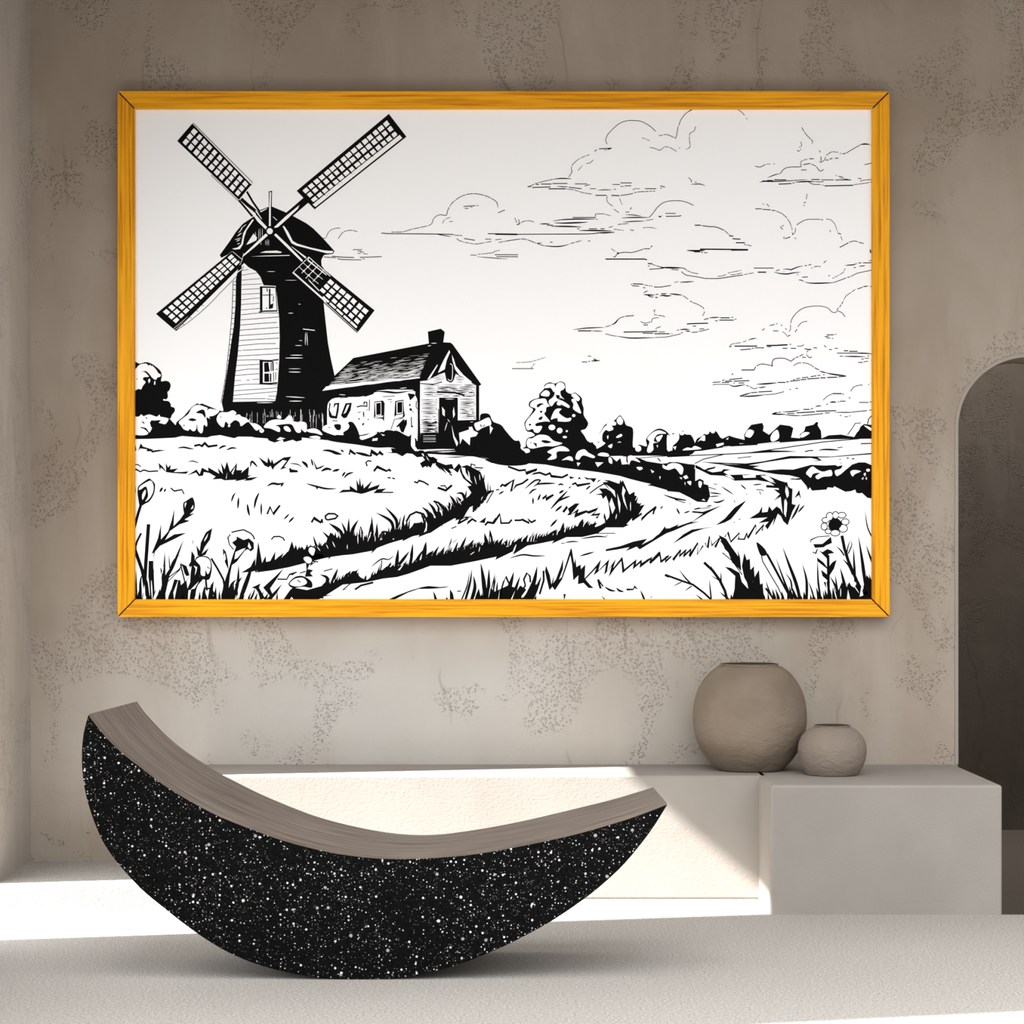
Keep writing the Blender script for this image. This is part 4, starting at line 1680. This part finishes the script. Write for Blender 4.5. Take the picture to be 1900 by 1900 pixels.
for e in (0, -1): bm.faces.new((I[e][0], O[e][0], O[e][1], I[e][1]))
link('trim_1', finish('band', bm), M['smooth'], kind='structure')
# left wall: tall window openings in front of the photographed corner, sills at floor level
wy = [FRONT, 3.9-DW, 5.187-DW, 6.962-DW, 7.80-DW, 0]
H1, H2 = 3.25, 2.49
bm = bmesh.new()
prof = [(FRONT, 0), (wy[1], 0), (wy[1], H1), (wy[2], H1), (wy[2], 0), (wy[3], 0), (wy[3], H2), (wy[4], H2), (wy[4], 0), (0, 0), (0, TOP), (CEIL_FRONT, TOP), (CEIL_FRONT, 5), (FRONT, 5)]  # unseen front stretch raised above the ceiling to block sun from the right wall
A = [bm.verts.new((LX, y, z)) for y, z in prof]; B = [bm.verts.new((LX-.12, y, z)) for y, z in prof]
bm.faces.new(A); bm.faces.new(B[::-1])
for i in range(len(prof)): bm.faces.new((A[i], B[i], B[(i+1) % len(prof)], A[(i+1) % len(prof)]))
link('wall_left', finish('wall', bm), M['wall_side'], kind='structure')
bm = bmesh.new(); box(bm, RX, RX+.12, -1.4, .26, SUNK, TOP); box(bm, RX, RX+.12, .26, 4.3, SUNK, 5); link('wall_right', finish('wall', bm), M['wall_side'], kind='structure')
bm = bmesh.new(); box(bm, LX-.12, RX+.12, CEIL_FRONT, PASS_CEIL, TOP, TOP+.12); link('ceiling', finish('ceiling', bm), M['ceiling'], kind='structure')  # front and passage edges cut short, out of view, to let sky light in
bm = bmesh.new(); box(bm, 1.08, 1.2, .26, 4.3, SUNK, 5); link('wall_passage_left', finish('wall', bm), M['dark'], kind='structure')  # passage walls raised above the ceiling, out of view, to keep sun out
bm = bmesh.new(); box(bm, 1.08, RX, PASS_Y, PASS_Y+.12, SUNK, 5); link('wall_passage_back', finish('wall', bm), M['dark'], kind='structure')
for k, (a, b_, h, mull) in enumerate(((wy[3], wy[4], H2, []), (wy[1], wy[2], H1, [.5]))):
    bm = bmesh.new(); t = .02
    for y0, y1, z0, z1 in ((a, a+t, 0, h), (b_-t, b_, 0, h), (a, b_, h-t, h)): box(bm, LX-.10, LX-.06, y0, y1, z0, z1)
    w_ = link('window_%d' % (k+1), finish('frame', bm), M['metal'], kind='structure')
    for q in mull:
        bm = bmesh.new(); y = a+(b_-a)*q; box(bm, LX-.09, LX-.07, y-.009, y+.009, .0, h-t)
        link('mullion', finish('mullion', bm), M['metal'], parent=w_)
# low step in the left corner
bm = bmesh.new(); box(bm, LX, BX0, 7.72-DW, 0, 0, .0765)
o = link('corner_step', finish('step', bm), M['floor'], label='low flat step at the foot of the wall in the left corner', cat='step')
# built-in bench
bench = empty('plaster_bench', ((BX0+BX2)/2, BF, 0), 'long cream plaster bench with a deeper block at its right end, below the framed picture', 'bench')
bm = bmesh.new(); flat(bm, [(BX0, BR), (BX1+.03, BR), (BX1+.03, -.002), (BX0, -.002)], 0, BZ)
o = link('recessed_bench', finish('bench', bm, True, 40), M['bench'], parent=bench); bevel(o, .007)
bm = bmesh.new(); flat(bm, [(BX1, BF), (BX2, BF), (BX2, -.002), (BX1, -.002)], SUNK, BZ)
o = link('bench_block', finish('bench', bm, True, 40), M['bench'], parent=bench); bevel(o, .010)

# ------------------------------------------------------------------ clay pots
def pot(name, cx_, cy_, prof, mats, label, group=None):
    root = empty(name, (cx_, cy_, BZ), label, 'vase')
    bm = bmesh.new(); N = 96; wall_t = .008
    out = prof; inn = [(max(rr-wall_t, .004), z) for rr, z in prof[1:]][::-1]; inn[-1] = (inn[-1][0], .012)
    def lathe(bm, pr, close0, close1):
        rings = [[bm.verts.new((cx_+rr*math.cos(2*math.pi*k/N), cy_+rr*math.sin(2*math.pi*k/N), BZ+z)) for k in range(N)] for rr, z in pr]
        for a, b_ in zip(rings, rings[1:]):
            for k in range(N): bm.faces.new((a[k], a[(k+1) % N], b_[(k+1) % N], b_[k]))
        if close0: bm.faces.new(rings[0][::-1])
        if close1: bm.faces.new(rings[-1])
    lathe(bm, out + inn[:1], True, False)
    link('body', finish('body', bm, True, 50), mats[0], parent=root)
    bm = bmesh.new(); lathe(bm, inn, False, True)
    link('inside', finish('inside', bm, True), mats[1], parent=root, label='dark hollow inside')
def smooth_prof(keys, n=10):
    out = []
    for i in range(len(keys)-1):
        p0, p1, p2, p3 = keys[max(i-1, 0)], keys[i], keys[i+1], keys[min(i+2, len(keys)-1)]
        for k in range(n):
            t = k/n
            out.append(tuple(.5*(2*p1[j]+(p2[j]-p0[j])*t+(2*p0[j]-5*p1[j]+4*p2[j]-p3[j])*t*t+(3*p1[j]-p0[j]-3*p2[j]+p3[j])*t**3) for j in (0, 1)))
    return out + [keys[-1]]
dL = 8.165; s = dL/F
hl = EYE-(1231-1063)*s-BZ
big = [(58, 0), (62, 2), (80, 22), (97, 52), (104.5, 85), (105, 110), (101, 138), (91, 163), (76, 184), (60, 197.5)]
k = (hl-.012)/197.5
pr = [(.0, 0)] and [(58*s*.98, 0)] + smooth_prof([(a*s, b_*k) for a, b_ in big[1:]]) + [(53*s, hl-.009), (52.5*s, hl-.004), (53.5*s, hl)]
pot('round_vase', (1391-950)*s, dL-DW, pr, (M['clay'], M['clay_in']), 'large round brown clay vase with a wide dark mouth, standing on the bench')
dS = 7.97; s = dS/F
hs = EYE-(1345-1063)*s-BZ
small = [(45, 0), (48, 1.5), (57, 17), (62.5, 37), (62.8, 55), (57, 72), (48, 83), (38, 90)]
k = (hs-.010)/90
pr = [(44*s, 0)] + smooth_prof([(a*s, b_*k) for a, b_ in small[1:]]) + [(33*s, hs-.008), (33*s, hs-.004), (34.5*s, hs)]
pot('round_vase', (1544-950)*s, dS-DW, pr, (M['clay2'], M['clay_in']), 'small squat clay pot on the bench, right of the big vase')

# ------------------------------------------------------------------ crescent seat
d1, d2 = 6.362, 6.85
fin = [(164,1327),(184,1353),(206,1378),(231,1401),(258,1422),(290,1447),(324,1470),(360,1491),(398,1511),(430,1525),(461,1537),(507,1554),(553,1568),(608,1581),(650,1588),(700,1593),(747,1594),(800,1592.5),(858,1588),(912,1580.5),(968,1570),(1024,1558.5),(1079,1545.5),(1153,1524),(1200,1508),(1238,1493)]
bin_ = [(250.5,1304),(264,1323),(280,1341),(300,1362),(320.5,1380.5),(344,1398.5),(368.5,1415),(401,1436),(435,1454),(475,1474),(516,1492),(552,1506.5),(589.5,1520),(643,1534.5),(700,1546),(742,1551.5),(784,1553.5),(820,1552),(858,1547.5),(912,1539),(968,1528),(1023,1515.5),(1079,1502),(1120,1492),(1153,1483),(1213.5,1464.5)]
fout = [(164,1327),(157,1352),(153,1378),(152,1410),(154,1442),(160,1477),(170,1511),(181,1540),(195,1568.5),(215,1597),(238,1624),(265,1652),(300,1681),(335,1709),(375,1738),(420,1765),(465,1785),(515,1800),(565,1810),(610,1815.5),(655,1817.3),(710,1816),(760,1811),(812,1801),(858,1787),(900,1771),(945,1751),(1005,1719.5),(1045,1695),(1085,1667),(1122,1637),(1155,1606),(1185,1571),(1212,1535),(1238,1493)]
def resample(pts, n):
    pts = smooth_prof(pts, 6); L = [0]
    for a, b_ in zip(pts, pts[1:]): L.append(L[-1]+math.dist(a, b_))
    out = []; j = 0
    for i in range(n):
        t = L[-1]*i/(n-1)
        while j < len(L)-2 and L[j+1] < t: j += 1
        u = (t-L[j])/max(L[j+1]-L[j], 1e-9); u = min(max(u, 0), 1)
        out.append((pts[j][0]+(pts[j+1][0]-pts[j][0])*u, pts[j][1]+(pts[j+1][1]-pts[j][1])*u))
    return out
NN = 90
a = [P(x, y, d1) for x, y in resample(fin, NN)]; c = [P(x, y, d2) for x, y in resample(bin_, NN)]
ob = [P(x, y, d1) for x, y in resample(fout, NN)]
tl, tr = c[0]-a[0], c[-1]-a[-1]
oc = [p + tl.lerp(tr, (p.x-a[0].x)/(a[-1].x-a[0].x) if a[0].x < p.x < a[-1].x else (0 if p.x <= a[0].x else 1)) for p in ob]
for p in ob + oc: p.z = max(p.z, 0.0004)
mn = min(p.z for p in oc)
crescent = empty('crescent_rocker_seat', (a[45].x, a[45].y, 0), 'black speckled stone crescent seat with a curved wooden top, standing on the floor', 'seat')
bm = bmesh.new()
VA = [bm.verts.new(p) for p in a]; VC = [bm.verts.new(p) for p in c]
VO = [VA[0]] + [bm.verts.new(p) for p in ob[1:-1]] + [VA[-1]]; VOC = [VC[0]] + [bm.verts.new(p) for p in oc[1:-1]] + [VC[-1]]
def quad(*v):
    u = []
    for x in v:
        if x not in u: u.append(x)
    if len(u) > 2: bm.faces.new(u)
for i in range(NN-1):
    quad(VA[i], VA[i+1], VO[i+1], VO[i]); quad(VC[i], VOC[i], VOC[i+1], VC[i+1])
    quad(VO[i], VO[i+1], VOC[i+1], VOC[i]); quad(VA[i], VC[i], VC[i+1], VA[i+1])
link('body', finish('body', bm, True, 35), M['stone'], parent=crescent)
bm = bmesh.new(); uvl = bm.loops.layers.uv.new('UVMap'); up = Vector((0, 0, 1)); rows = []; cum = 0
for i in range(NN):
    t_ = (a[min(i+1, NN-1)]-a[max(i-1, 0)]).normalized(); nrm = Vector((-t_.z, 0, t_.x)) * .007
    if i: cum += (a[i]-a[i-1]).length
    rows.append(([bm.verts.new(p) for p in (a[i]+nrm, c[i]+nrm, c[i]+nrm*.02, a[i]+nrm*.02)], cum))
for (r0, u0), (r1, u1) in zip(rows, rows[1:]):
    for q in range(4):
        f = bm.faces.new((r0[q], r1[q], r1[(q+1) % 4], r0[(q+1) % 4]))
        vv = {0: 0, 1: .5, 2: .51, 3: .01}
        for lp, (uu, w_) in zip(f.loops, ((u0, vv[q]), (u1, vv[q]), (u1, vv[(q+1) % 4]), (u0, vv[(q+1) % 4]))): lp[uvl].uv = (uu, w_)
bm.faces.new(rows[0][0]); bm.faces.new(rows[-1][0][::-1])
link('seat_surface', finish('seat', bm, True, 40), M['seat'], parent=crescent, label='curved grey brown wooden seat surface')

# ------------------------------------------------------------------ framed picture
DF, DC = 8.335, 8.350                    # rail faces and canvas face
def FX(px): return (px-950)*DF/F
def FZ(py): return EYE-(py-1063)*DF/F
pic = empty('framed_picture', (0, DF-DW, FZ(1145)), 'large black and white windmill drawing in a golden wood frame, hanging on the wall', 'picture')
X0, X1, Z1, Z0 = FX(218), FX(1651), FZ(169), FZ(1145); x0, x1, z1, z0 = FX(250), FX(1618), FZ(202), FZ(1112)
g = .0032
rails = [([(X0+g, Z1), (X1-g, Z1), (x1-g, z1), (x0+g, z1)], 'wood_h'), ([(X0+g, Z0), (x0+g, z0), (x1-g, z0), (X1-g, Z0)], 'wood_h'),
         ([(X0, Z1-g), (x0, z1-g), (x0, z0+g), (X0, Z0+g)], 'wood_v'), ([(X1, Z1-g), (X1, Z0+g), (x1, z0+g), (x1, z1-g)], 'wood_v')]
for i, (pp, mt) in enumerate(rails):
    bm = bmesh.new(); prism(bm, pp, DF-DW, -.004)
    o = link('frame_rail', finish('rail', bm), M[mt], parent=pic); bevel(o, .0012, 2)
bm = bmesh.new(); e = .006
pp = [(X0+e, Z0+e), (X1-e, Z0+e), (X1-e, Z1-e), (X0+e, Z1-e)]; qq = [(x0-e, z0-e), (x1+e, z0-e), (x1+e, z1+e), (x0-e, z1+e)]
Y0, Y1 = DC-DW+.012, -.002
vs = [[bm.verts.new((x, y, z)) for x, z in L] for L in (pp, qq) for y in (DF-DW+.004, Y1)]
for i in range(4):
    j = (i+1) % 4
    bm.faces.new((vs[0][i], vs[0][j], vs[2][j], vs[2][i])); bm.faces.new((vs[1][i], vs[3][i], vs[3][j], vs[1][j]))
    bm.faces.new((vs[0][i], vs[1][i], vs[1][j], vs[0][j])); bm.faces.new((vs[2][i], vs[2][j], vs[3][j], vs[3][i]))
link('corner_joint', finish('joint', bm), M['joint'], parent=pic, label='dark mitre joint lines at the four corners')
# the drawing, one flat mesh of ink and paper on the canvas
TILES = dict(A=(240,190,4.75), B=(540,190,4.75), C=(380,480,4.75), D=(580,580,4.75), E=(240,640,5.9375), F=(240,840,5.2778), G=(560,840,5.2778), H=(880,840,5.2778),
             I=(1200,840,4.4186), J=(900,690,5.0), K=(1240,740,4.8718), L=(940,190,5.2778), M=(1280,190,5.2778), N=(1040,440,5.2778), O=(1280,480,5.2778), P=(560,340,4.75), Z=(0,0,1))
R = random.Random(7)
tile = TILES['Z']; layer = 0
VV, FF, FM = [], [], []
def full(p): return (tile[0]+p[0]/tile[2], tile[1]+p[1]/tile[2])
def clip(poly):                          # keep the drawing on the canvas
    for ax, lim, sg in ((0, 244, 1), (0, 1624, -1), (1, 196, 1), (1, 1118, -1)):
        out = []
        for i, p in enumerate(poly):
            q = poly[i-1]; ip, iq = sg*(p[ax]-lim) >= 0, sg*(q[ax]-lim) >= 0
            if ip != iq:
                t = (lim-q[ax])/(p[ax]-q[ax]); out.append((q[0]+(p[0]-q[0])*t, q[1]+(p[1]-q[1])*t))
            if ip: out.append(p)
        poly = out
        if len(poly) < 3: return []
    return poly
def add_poly(pts, white, lay=None):      # pts already in photo pixels
    pts = clip(pts)
    if len(pts) < 3: return
    q = [pts[0]]
    for p in pts[1:]:
        if math.dist(p, q[-1]) > .02: q.append(p)
    if len(q) < 3: return
    L = layer if lay is None else lay
    y = DC-DW-1e-4-L*1.2e-4-R.random()*3e-5
    base = len(VV); VV.extend(((x-950)*DC/F, y, EYE-(z-1063)*DC/F) for x, z in q)
    for t in tessellate_polygon([[Vector((x, z, 0)) for x, z in q]]):
        a_, b_, c_ = t
        ar = (q[b_][0]-q[a_][0])*(q[c_][1]-q[a_][1])-(q[c_][0]-q[a_][0])*(q[b_][1]-q[a_][1])
        if abs(ar) < 1e-4: continue
        FF.append((base+a_, base+b_, base+c_) if ar > 0 else (base+a_, base+c_, base+b_)); FM.append(0 if white else 1)
def cat(pts, n=6, closed=False):
    if len(pts) < 3: return pts
    out = []; N = len(pts); rng = range(N if closed else N-1)
    for i in rng:
        p0, p1, p2, p3 = (pts[(i-1) % N], pts[i], pts[(i+1) % N], pts[(i+2) % N]) if closed else (pts[max(i-1, 0)], pts[i], pts[i+1], pts[min(i+2, N-1)])
        for k in range(n):
            t = k/n
            out.append(tuple(.5*(2*p1[j]+(p2[j]-p0[j])*t+(2*p0[j]-5*p1[j]+4*p2[j]-p3[j])*t*t+(3*p1[j]-p0[j]-3*p2[j]+p3[j])*t**3) for j in (0, 1)))
    return out if closed else out + [pts[-1]]
def stroke(pts, wf, white, cap=True):    # wf(t) -> width in photo pixels
    if len(pts) == 2: pts = [(pts[0][0]+(pts[1][0]-pts[0][0])*k/6, pts[0][1]+(pts[1][1]-pts[0][1])*k/6) for k in range(7)]
    q = [pts[0]]
    for p in pts[1:]:
        if math.dist(p, q[-1]) > .15: q.append(p)
    if len(q) < 2: return
    L = [0]
    for a_, b_ in zip(q, q[1:]): L.append(L[-1]+math.dist(a_, b_))
    Lf, Rt = [], []
    for i, p in enumerate(q):
        a_, b_ = q[max(i-1, 0)], q[min(i+1, len(q)-1)]; dx, dy = b_[0]-a_[0], b_[1]-a_[1]; m_ = math.hypot(dx, dy) or 1
        k_ = 1.0
        if 0 < i < len(q)-1:
            u1 = ((p[0]-a_[0]), (p[1]-a_[1])); m1 = math.hypot(*u1); co = (u1[0]*dx+u1[1]*dy)/(m1*m_); k_ = min(1/max(co, .45), 1.8)
        h = max(wf(L[i]/L[-1]), .12)/2*k_; nx, ny = -dy/m_*h, dx/m_*h
        Lf.append((p[0]+nx, p[1]+ny)); Rt.append((p[0]-nx, p[1]-ny))
    for i in range(len(q)-1): add_poly([Lf[i], Lf[i+1], Rt[i+1], Rt[i]], white)
def dashed(pts, w, white=False):
    seg = [pts[0]]; left = R.uniform(5, 14)
    for a_, b_ in zip(pts, pts[1:]):
        while True:
            dd = math.dist(a_, b_)
            if dd < left: left -= dd; seg.append(b_); break
            t = left/dd; c_ = (a_[0]+(b_[0]-a_[0])*t, a_[1]+(b_[1]-a_[1])*t); seg.append(c_); stroke(seg, lambda t: w, white)
            gap = R.uniform(.9, 1.8); t2 = min((left+gap)/dd, 1); a_ = (a_[0]+(b_[0]-a_[0])*t2, a_[1]+(b_[1]-a_[1])*t2); seg = [a_]; left = R.choice((2.5, 6, 9, 13, 18))
            if t2 >= 1: break
    if len(seg) > 1: stroke(seg, lambda t: w, white)
def ell(cx_, cy_, rx, ry, n=20, wob=0, rot=0):
    return [(cx_+rx*math.cos(t)*math.cos(rot)-ry*math.sin(t)*math.sin(rot), cy_+rx*math.cos(t)*math.sin(rot)+ry*math.sin(t)*math.cos(rot)) for t in (2*math.pi*k/n for k in range(n))]
def num(tok): return [tuple(float(v) for v in p.split(',')) for p in tok]
for line in ART.strip().splitlines():
    line = line.strip()
    if not line or line[0] == '#': continue
    tk = line.split(); c0 = tk[0]
    if c0 == 'T': tile = TILES[tk[1]]; continue
    if c0[0] == '@': layer = int(c0[1:]); continue
    if c0 == 'ladder':
        i1, i2 = tk.index('|'), len(tk)-2
        A_ = cat([full(p) for p in num(tk[1:i1])]); B_ = cat([full(p) for p in num(tk[i1+1:i2])])
        for k in range(int(tk[-1])):
            t = (k+.5)/int(tk[-1]); i = int(t*(len(A_)-1)); stroke([A_[i], B_[i]], lambda t: R.uniform(.8, 1.6), False)
        continue
    if c0 == 'petal':
        (x, y), (rx, ry) = num(tk[1:]); rot = 0
        add_poly([full(p) for p in ell(x, y, rx+5, ry+5)], False); add_poly([full(p) for p in ell(x, y, rx-2, ry-2)], True, layer+1); continue
    pts = [full(p) for p in num(tk[1:])] if c0[0] not in 'oOg' else None
    k0 = c0[0]
    if k0 in 'oO':
        (x, y), (rx, ry) = num(tk[1:]); add_poly([full(p) for p in ell(x, y, rx, ry)], c0 == 'O'); continue
    wd = float(c0[1:]) if len(c0) > 1 else 0
    if k0 == 'b': add_poly(pts, False)
    elif k0 == 'w': add_poly(pts, True)
    elif k0 == 'B': add_poly(cat(pts, 4, True), False)
    elif k0 == 'W': add_poly(cat(pts, 4, True), True)
    elif k0 == 's': wd *= 1.22; stroke(pts, lambda t: wd, False)
    elif k0 == 'v': stroke(pts, lambda t: wd*(.5+1.2*math.sin(math.pi*t)) if len(pts) < 3 else wd, True)
    elif k0 == 'q': stroke(cat(pts), lambda t: wd, True)
    elif k0 == 'c': stroke(cat(pts), lambda t: wd, False)
    elif k0 == 'd': dashed(cat(pts), wd)
    elif k0 == 't': stroke(cat(pts, 8), lambda t: wd*.25+wd*.8*abs(math.sin(math.pi*t))**.8, False)
    elif k0 == 'g':                      # a row of grass spikes: g height,lean,spacing then the line they grow from
        (hh, ln_, sp_), path = [float(v) for v in tk[1].split('/')], [full(p) for p in num(tk[2:])]
        path = cat(path, 4); carry = 0
        for p, q2 in zip(path, path[1:]):
            dd = math.dist(p, q2); x_ = carry
            while x_ < dd:
                t = x_/dd; bx, by = p[0]+(q2[0]-p[0])*t, p[1]+(q2[1]-p[1])*t
                h_ = hh*R.uniform(.35, 1.0)**.9; l_ = ln_*h_*R.uniform(.5, 1.5)+R.uniform(-.12, .12)*h_; w_ = R.uniform(1.6, 3.2)*(.6+hh/40)
                add_poly([(bx-w_, by+4), (bx-w_*.7+l_*.25, by-h_*.35), (bx+l_, by-h_), (bx+w_*.8+l_*.25, by-h_*.35), (bx+w_, by+4)], False)
                x_ += sp_*R.uniform(.5, 1.5)
            carry = x_-dd
    elif k0 == 'l':                      # blade: wide at its foot, pointed at its tip
        w2 = wd/tile[2]*1.5; stroke(cat(pts, 8), lambda t: w2*min(1, .8+.5*t)*(1-t**2.6), False)
# sails: black lattice boards with white cells
def lerp2(a_, b_, t): return (a_[0]+(b_[0]-a_[0])*t, a_[1]+(b_[1]-a_[1])*t)
def sail(q, cols, rows, ua, ub, gu=.12, u_from=0, lay=5):
    def at(u, v): return lerp2(lerp2(q[0], q[1], u), lerp2(q[3], q[2], u), v)
    for v0, v1 in rows:
        for c_ in range(cols):
            if c_/cols < u_from: continue
            w_ = (ub-ua)/cols; ja = R.uniform(.6, 1.3)*gu/2; jb = R.uniform(.6, 1.3)*gu/2
            u0, u1 = ua+w_*(c_+ja), ua+w_*(c_+1-jb); dv = (v1-v0)*.10
            j = lambda: R.uniform(-.5, .5)*dv
            add_poly([at(u0, v0+j()), at((u0+u1)/2, v0+j()*.5), at(u1, v0+j()), at(u1+R.uniform(-.1, .1)*w_*gu*2, (v0+v1)/2), at(u1, v1+j()), at(u0, v1+j())], True, lay+1)
    return at
# upper left
tile = TILES['A']
q = [full(p) for p in ((422,340),(965,860),(1075,725),(555,187))]
add_poly(q, False, 5)
sail(q, 11, ((.11, .35), (.41, .63), (.69, .915)), .04, .98, .34)
# upper right
tile = TILES['B']
q = [full(p) for p in ((50,780),(862,102),(1017,303),(208,943))]
add_poly(q, False, 5)
at = sail(q, 16, ((.13, .30), (.355, .525)), .03, .96, .27)
at = sail(q, 16, ((.605, .755),), .03, .96, .27)
add_poly([at(.015, .80), at(.3, .785), at(.6, .79), at(.965, .80), at(.965, .945), at(.02, .945)], True, 6)
for i in range(17):
    u = .03+.935*i/16; p0, p1 = at(u, .77), at(u+.004, R.uniform(.80, .86)); layer = 7; stroke([p0, p1], lambda t: 1.6*(1-t)+.3, False)
for _ in range(8):
    p = at(R.uniform(.1, .5), R.uniform(.80, .88)); stroke([p, (p[0]+R.uniform(-1, 2), p[1]+R.uniform(-2, 2))], lambda t: .8, False)
# lower left
q = [(289.5, 582.5), (431, 466), (453, 488), (326, 614)]
add_poly(q, False, 5)
at = sail(q, 13, ((.11, .32), (.385, .57), (.635, .79)), .05, .98, .28)
layer = 5
stroke(cat([(326, 614), (352, 596), (385, 568), (410, 542), (432, 520), (447, 504), (452, 494)]), lambda t: 1.0, False)
for u in (.1, .2, .3, .38): stroke([at(u, 1.0), at(u+.01, 1.09)], lambda t: .9, False)
layer = 6; stroke([(452, 470), (449, 483), (445, 492)], lambda t: .8, True)
stroke([(432, 467), (445, 478), (450, 482)], lambda t: 1, True)
stroke([at(.0, .88), at(.2, .93), at(.0, .96)], lambda t: .8, True)
# lower right: white outlines over the dark tower, then a black lattice against the sky
q = [(573, 477), (695, 576), (664, 616), (543.5, 505.8)]
add_poly(q, False, 5)
at = sail(q, 11, ((.15, .33), (.40, .57), (.64, .79)), .0, .96, .3, u_from=.30)
sail(q, 9, ((.86, .945),), .0, .965, .14, u_from=.4)
layer = 6
for L_ in ([at(.34, .06), at(0, .0), at(0, 1.0), at(.5, .985)], [at(0, .0), at(.02, .14), at(.3, .12)]): stroke(L_, lambda t: 1.5, True)
add_poly([at(0, .955), at(.48, .93), at(.52, .99), at(0, 1.02)], True, 6)
for u in (.075, .15, .235): stroke([at(u, 0), at(u, R.uniform(.7, .95))], lambda t: 1.2, True)
for v in (.36, .62): stroke([at(0, v), at(.12, v+.02), at(.3, v)], lambda t: 1.0, True)
for u, v in ((.075, .36), (.15, .36), (.075, .62), (.15, .62), (.235, .4)):
    p = at(u, v); add_poly([(p[0]-2.6, p[1]), (p[0], p[1]-2), (p[0]+2.6, p[1]), (p[0], p[1]+2)], True, 6)
add_poly([at(.17, .75), at(.36, .80), at(.36, .84), at(.2, .80)], True, 6)
layer = 7
stroke([at(.0, 1.06), at(1.0, 1.03)], lambda t: 1.6, False)
# roof shingles
tile = TILES['D']; layer = 2
for i in range(19):
    t = .20+.77*i/18
    for rep in range(2):
        u = R.uniform(0, .05)
        while u < .97:
            ln = R.uniform(.03, .09) + t*R.uniform(.0, .30); gap = R.uniform(.006, .03)+.035*(1-t)
            u2 = min(u+ln, .985); pl = []
            for k in range(5):
                uu = u+(u2-u)*k/4
                l0, l1 = (360-275*t, 400+290*t), (1062-112*t, 300+278*t)
                tt = R.uniform(-2.2, 2.2)
                pl.append((l0[0]+(l1[0]-l0[0])*uu, l0[1]+(l1[1]-l0[1])*uu + tt + (rep*7-3)))
            if not (R.random() < .6-.6*t): stroke([full(p) for p in pl], lambda s_, w_=(.28+.66*t)*R.uniform(.5, 1.4): w_*(.3+.75*math.sin(math.pi*s_)), True)
            u = u2+gap
# boards on the gable end
layer = 2
def boards(xa, xb, ya, yb, step, wlo, whi):
    y = ya
    while y < yb:
        x = xa+R.uniform(0, 25)
        while x < xb-15:
            x2 = min(x+R.uniform(60, 190), xb-R.uniform(0, 15)); wv_ = R.uniform(wlo, whi)
            stroke([full((x, y+R.uniform(-3, 3))), full(((x+x2)/2, y+R.uniform(-3, 3))), full((x2, y+R.uniform(-3, 3)))], lambda s_: wv_*(.4+.8*math.sin(math.pi*s_)), False)
            x = x2+R.uniform(4, 22)
        y += step
boards(1050, 1170, 560, 620, 15, .6, 1.2); boards(1250, 1340, 570, 620, 15, .6, 1.2)
boards(975, 1440, 640, 750, 16, .7, 2.0); boards(952, 1108, 770, 1000, 14.5, .6, 1.8); boards(1288, 1440, 765, 945, 15, .7, 2.0)
boards(952, 1108, 960, 1062, 9, .8, 1.9)
stroke([full((1095, 700)), full((1250, 705)), full((1340, 730))], lambda t: 3.4, False)
add_poly([full(p) for p in ((950,1062),(1115,1058),(1115,1140),(950,1130))], False, 2)
layer = 3
for y in (1085, 1105, 1120, 1138): stroke([full((975, y)), full((1085, y-3+R.uniform(-2, 5)))], lambda t: .7, True)
for x0_, y0_ in ((1300, 900), (1300, 915), (1390, 965)): stroke([full((x0_, y0_)), full((x0_+60, y0_-2))], lambda t: .7, True)
# upright strokes on the mill's base
tile = TILES['C']; layer = 1
x = 368
while x < 1045:
    a_ = 1325+R.uniform(-5, 60); b_ = a_+R.uniform(30, 130); lim = 1450 if x < 540 else (1395 if x < 740 else 1490)
    if R.random() < .62: stroke([full((x, a_)), full((x+R.uniform(-3, 3), min(b_, lim)))], lambda t: R.choice((.3, .4, .7)), True)
    x += R.uniform(5, 17)
stroke([full((848, 1330)), full((850, 1450))], lambda t: .9, True); stroke([full((1040, 1370)), full((1040, 1500))], lambda t: .9, True)
# canvas body and drawing in one mesh
bm = bmesh.new(); cy0, cy1 = DC-DW, -.006
box(bm, x0-.011, x1+.011, cy0, cy1, z0-.011, z1+.011); bmesh.ops.recalc_face_normals(bm, faces=bm.faces)
bm.verts.index_update(); cv = [tuple(v.co) for v in bm.verts]; cf = [tuple(v.index for v in f.verts) for f in bm.faces]; bm.free()
off = len(cv)
me = bpy.data.meshes.new('canvas'); me.from_pydata(cv+VV, [], cf+[tuple(i+off for i in f) for f in FF])
for i, mi in enumerate(FM): me.polygons[len(cf)+i].material_index = mi
link('canvas', me, [M['canvas'], M['ink']], parent=pic, label='white canvas with a black ink drawing of a windmill, cottage and fields')
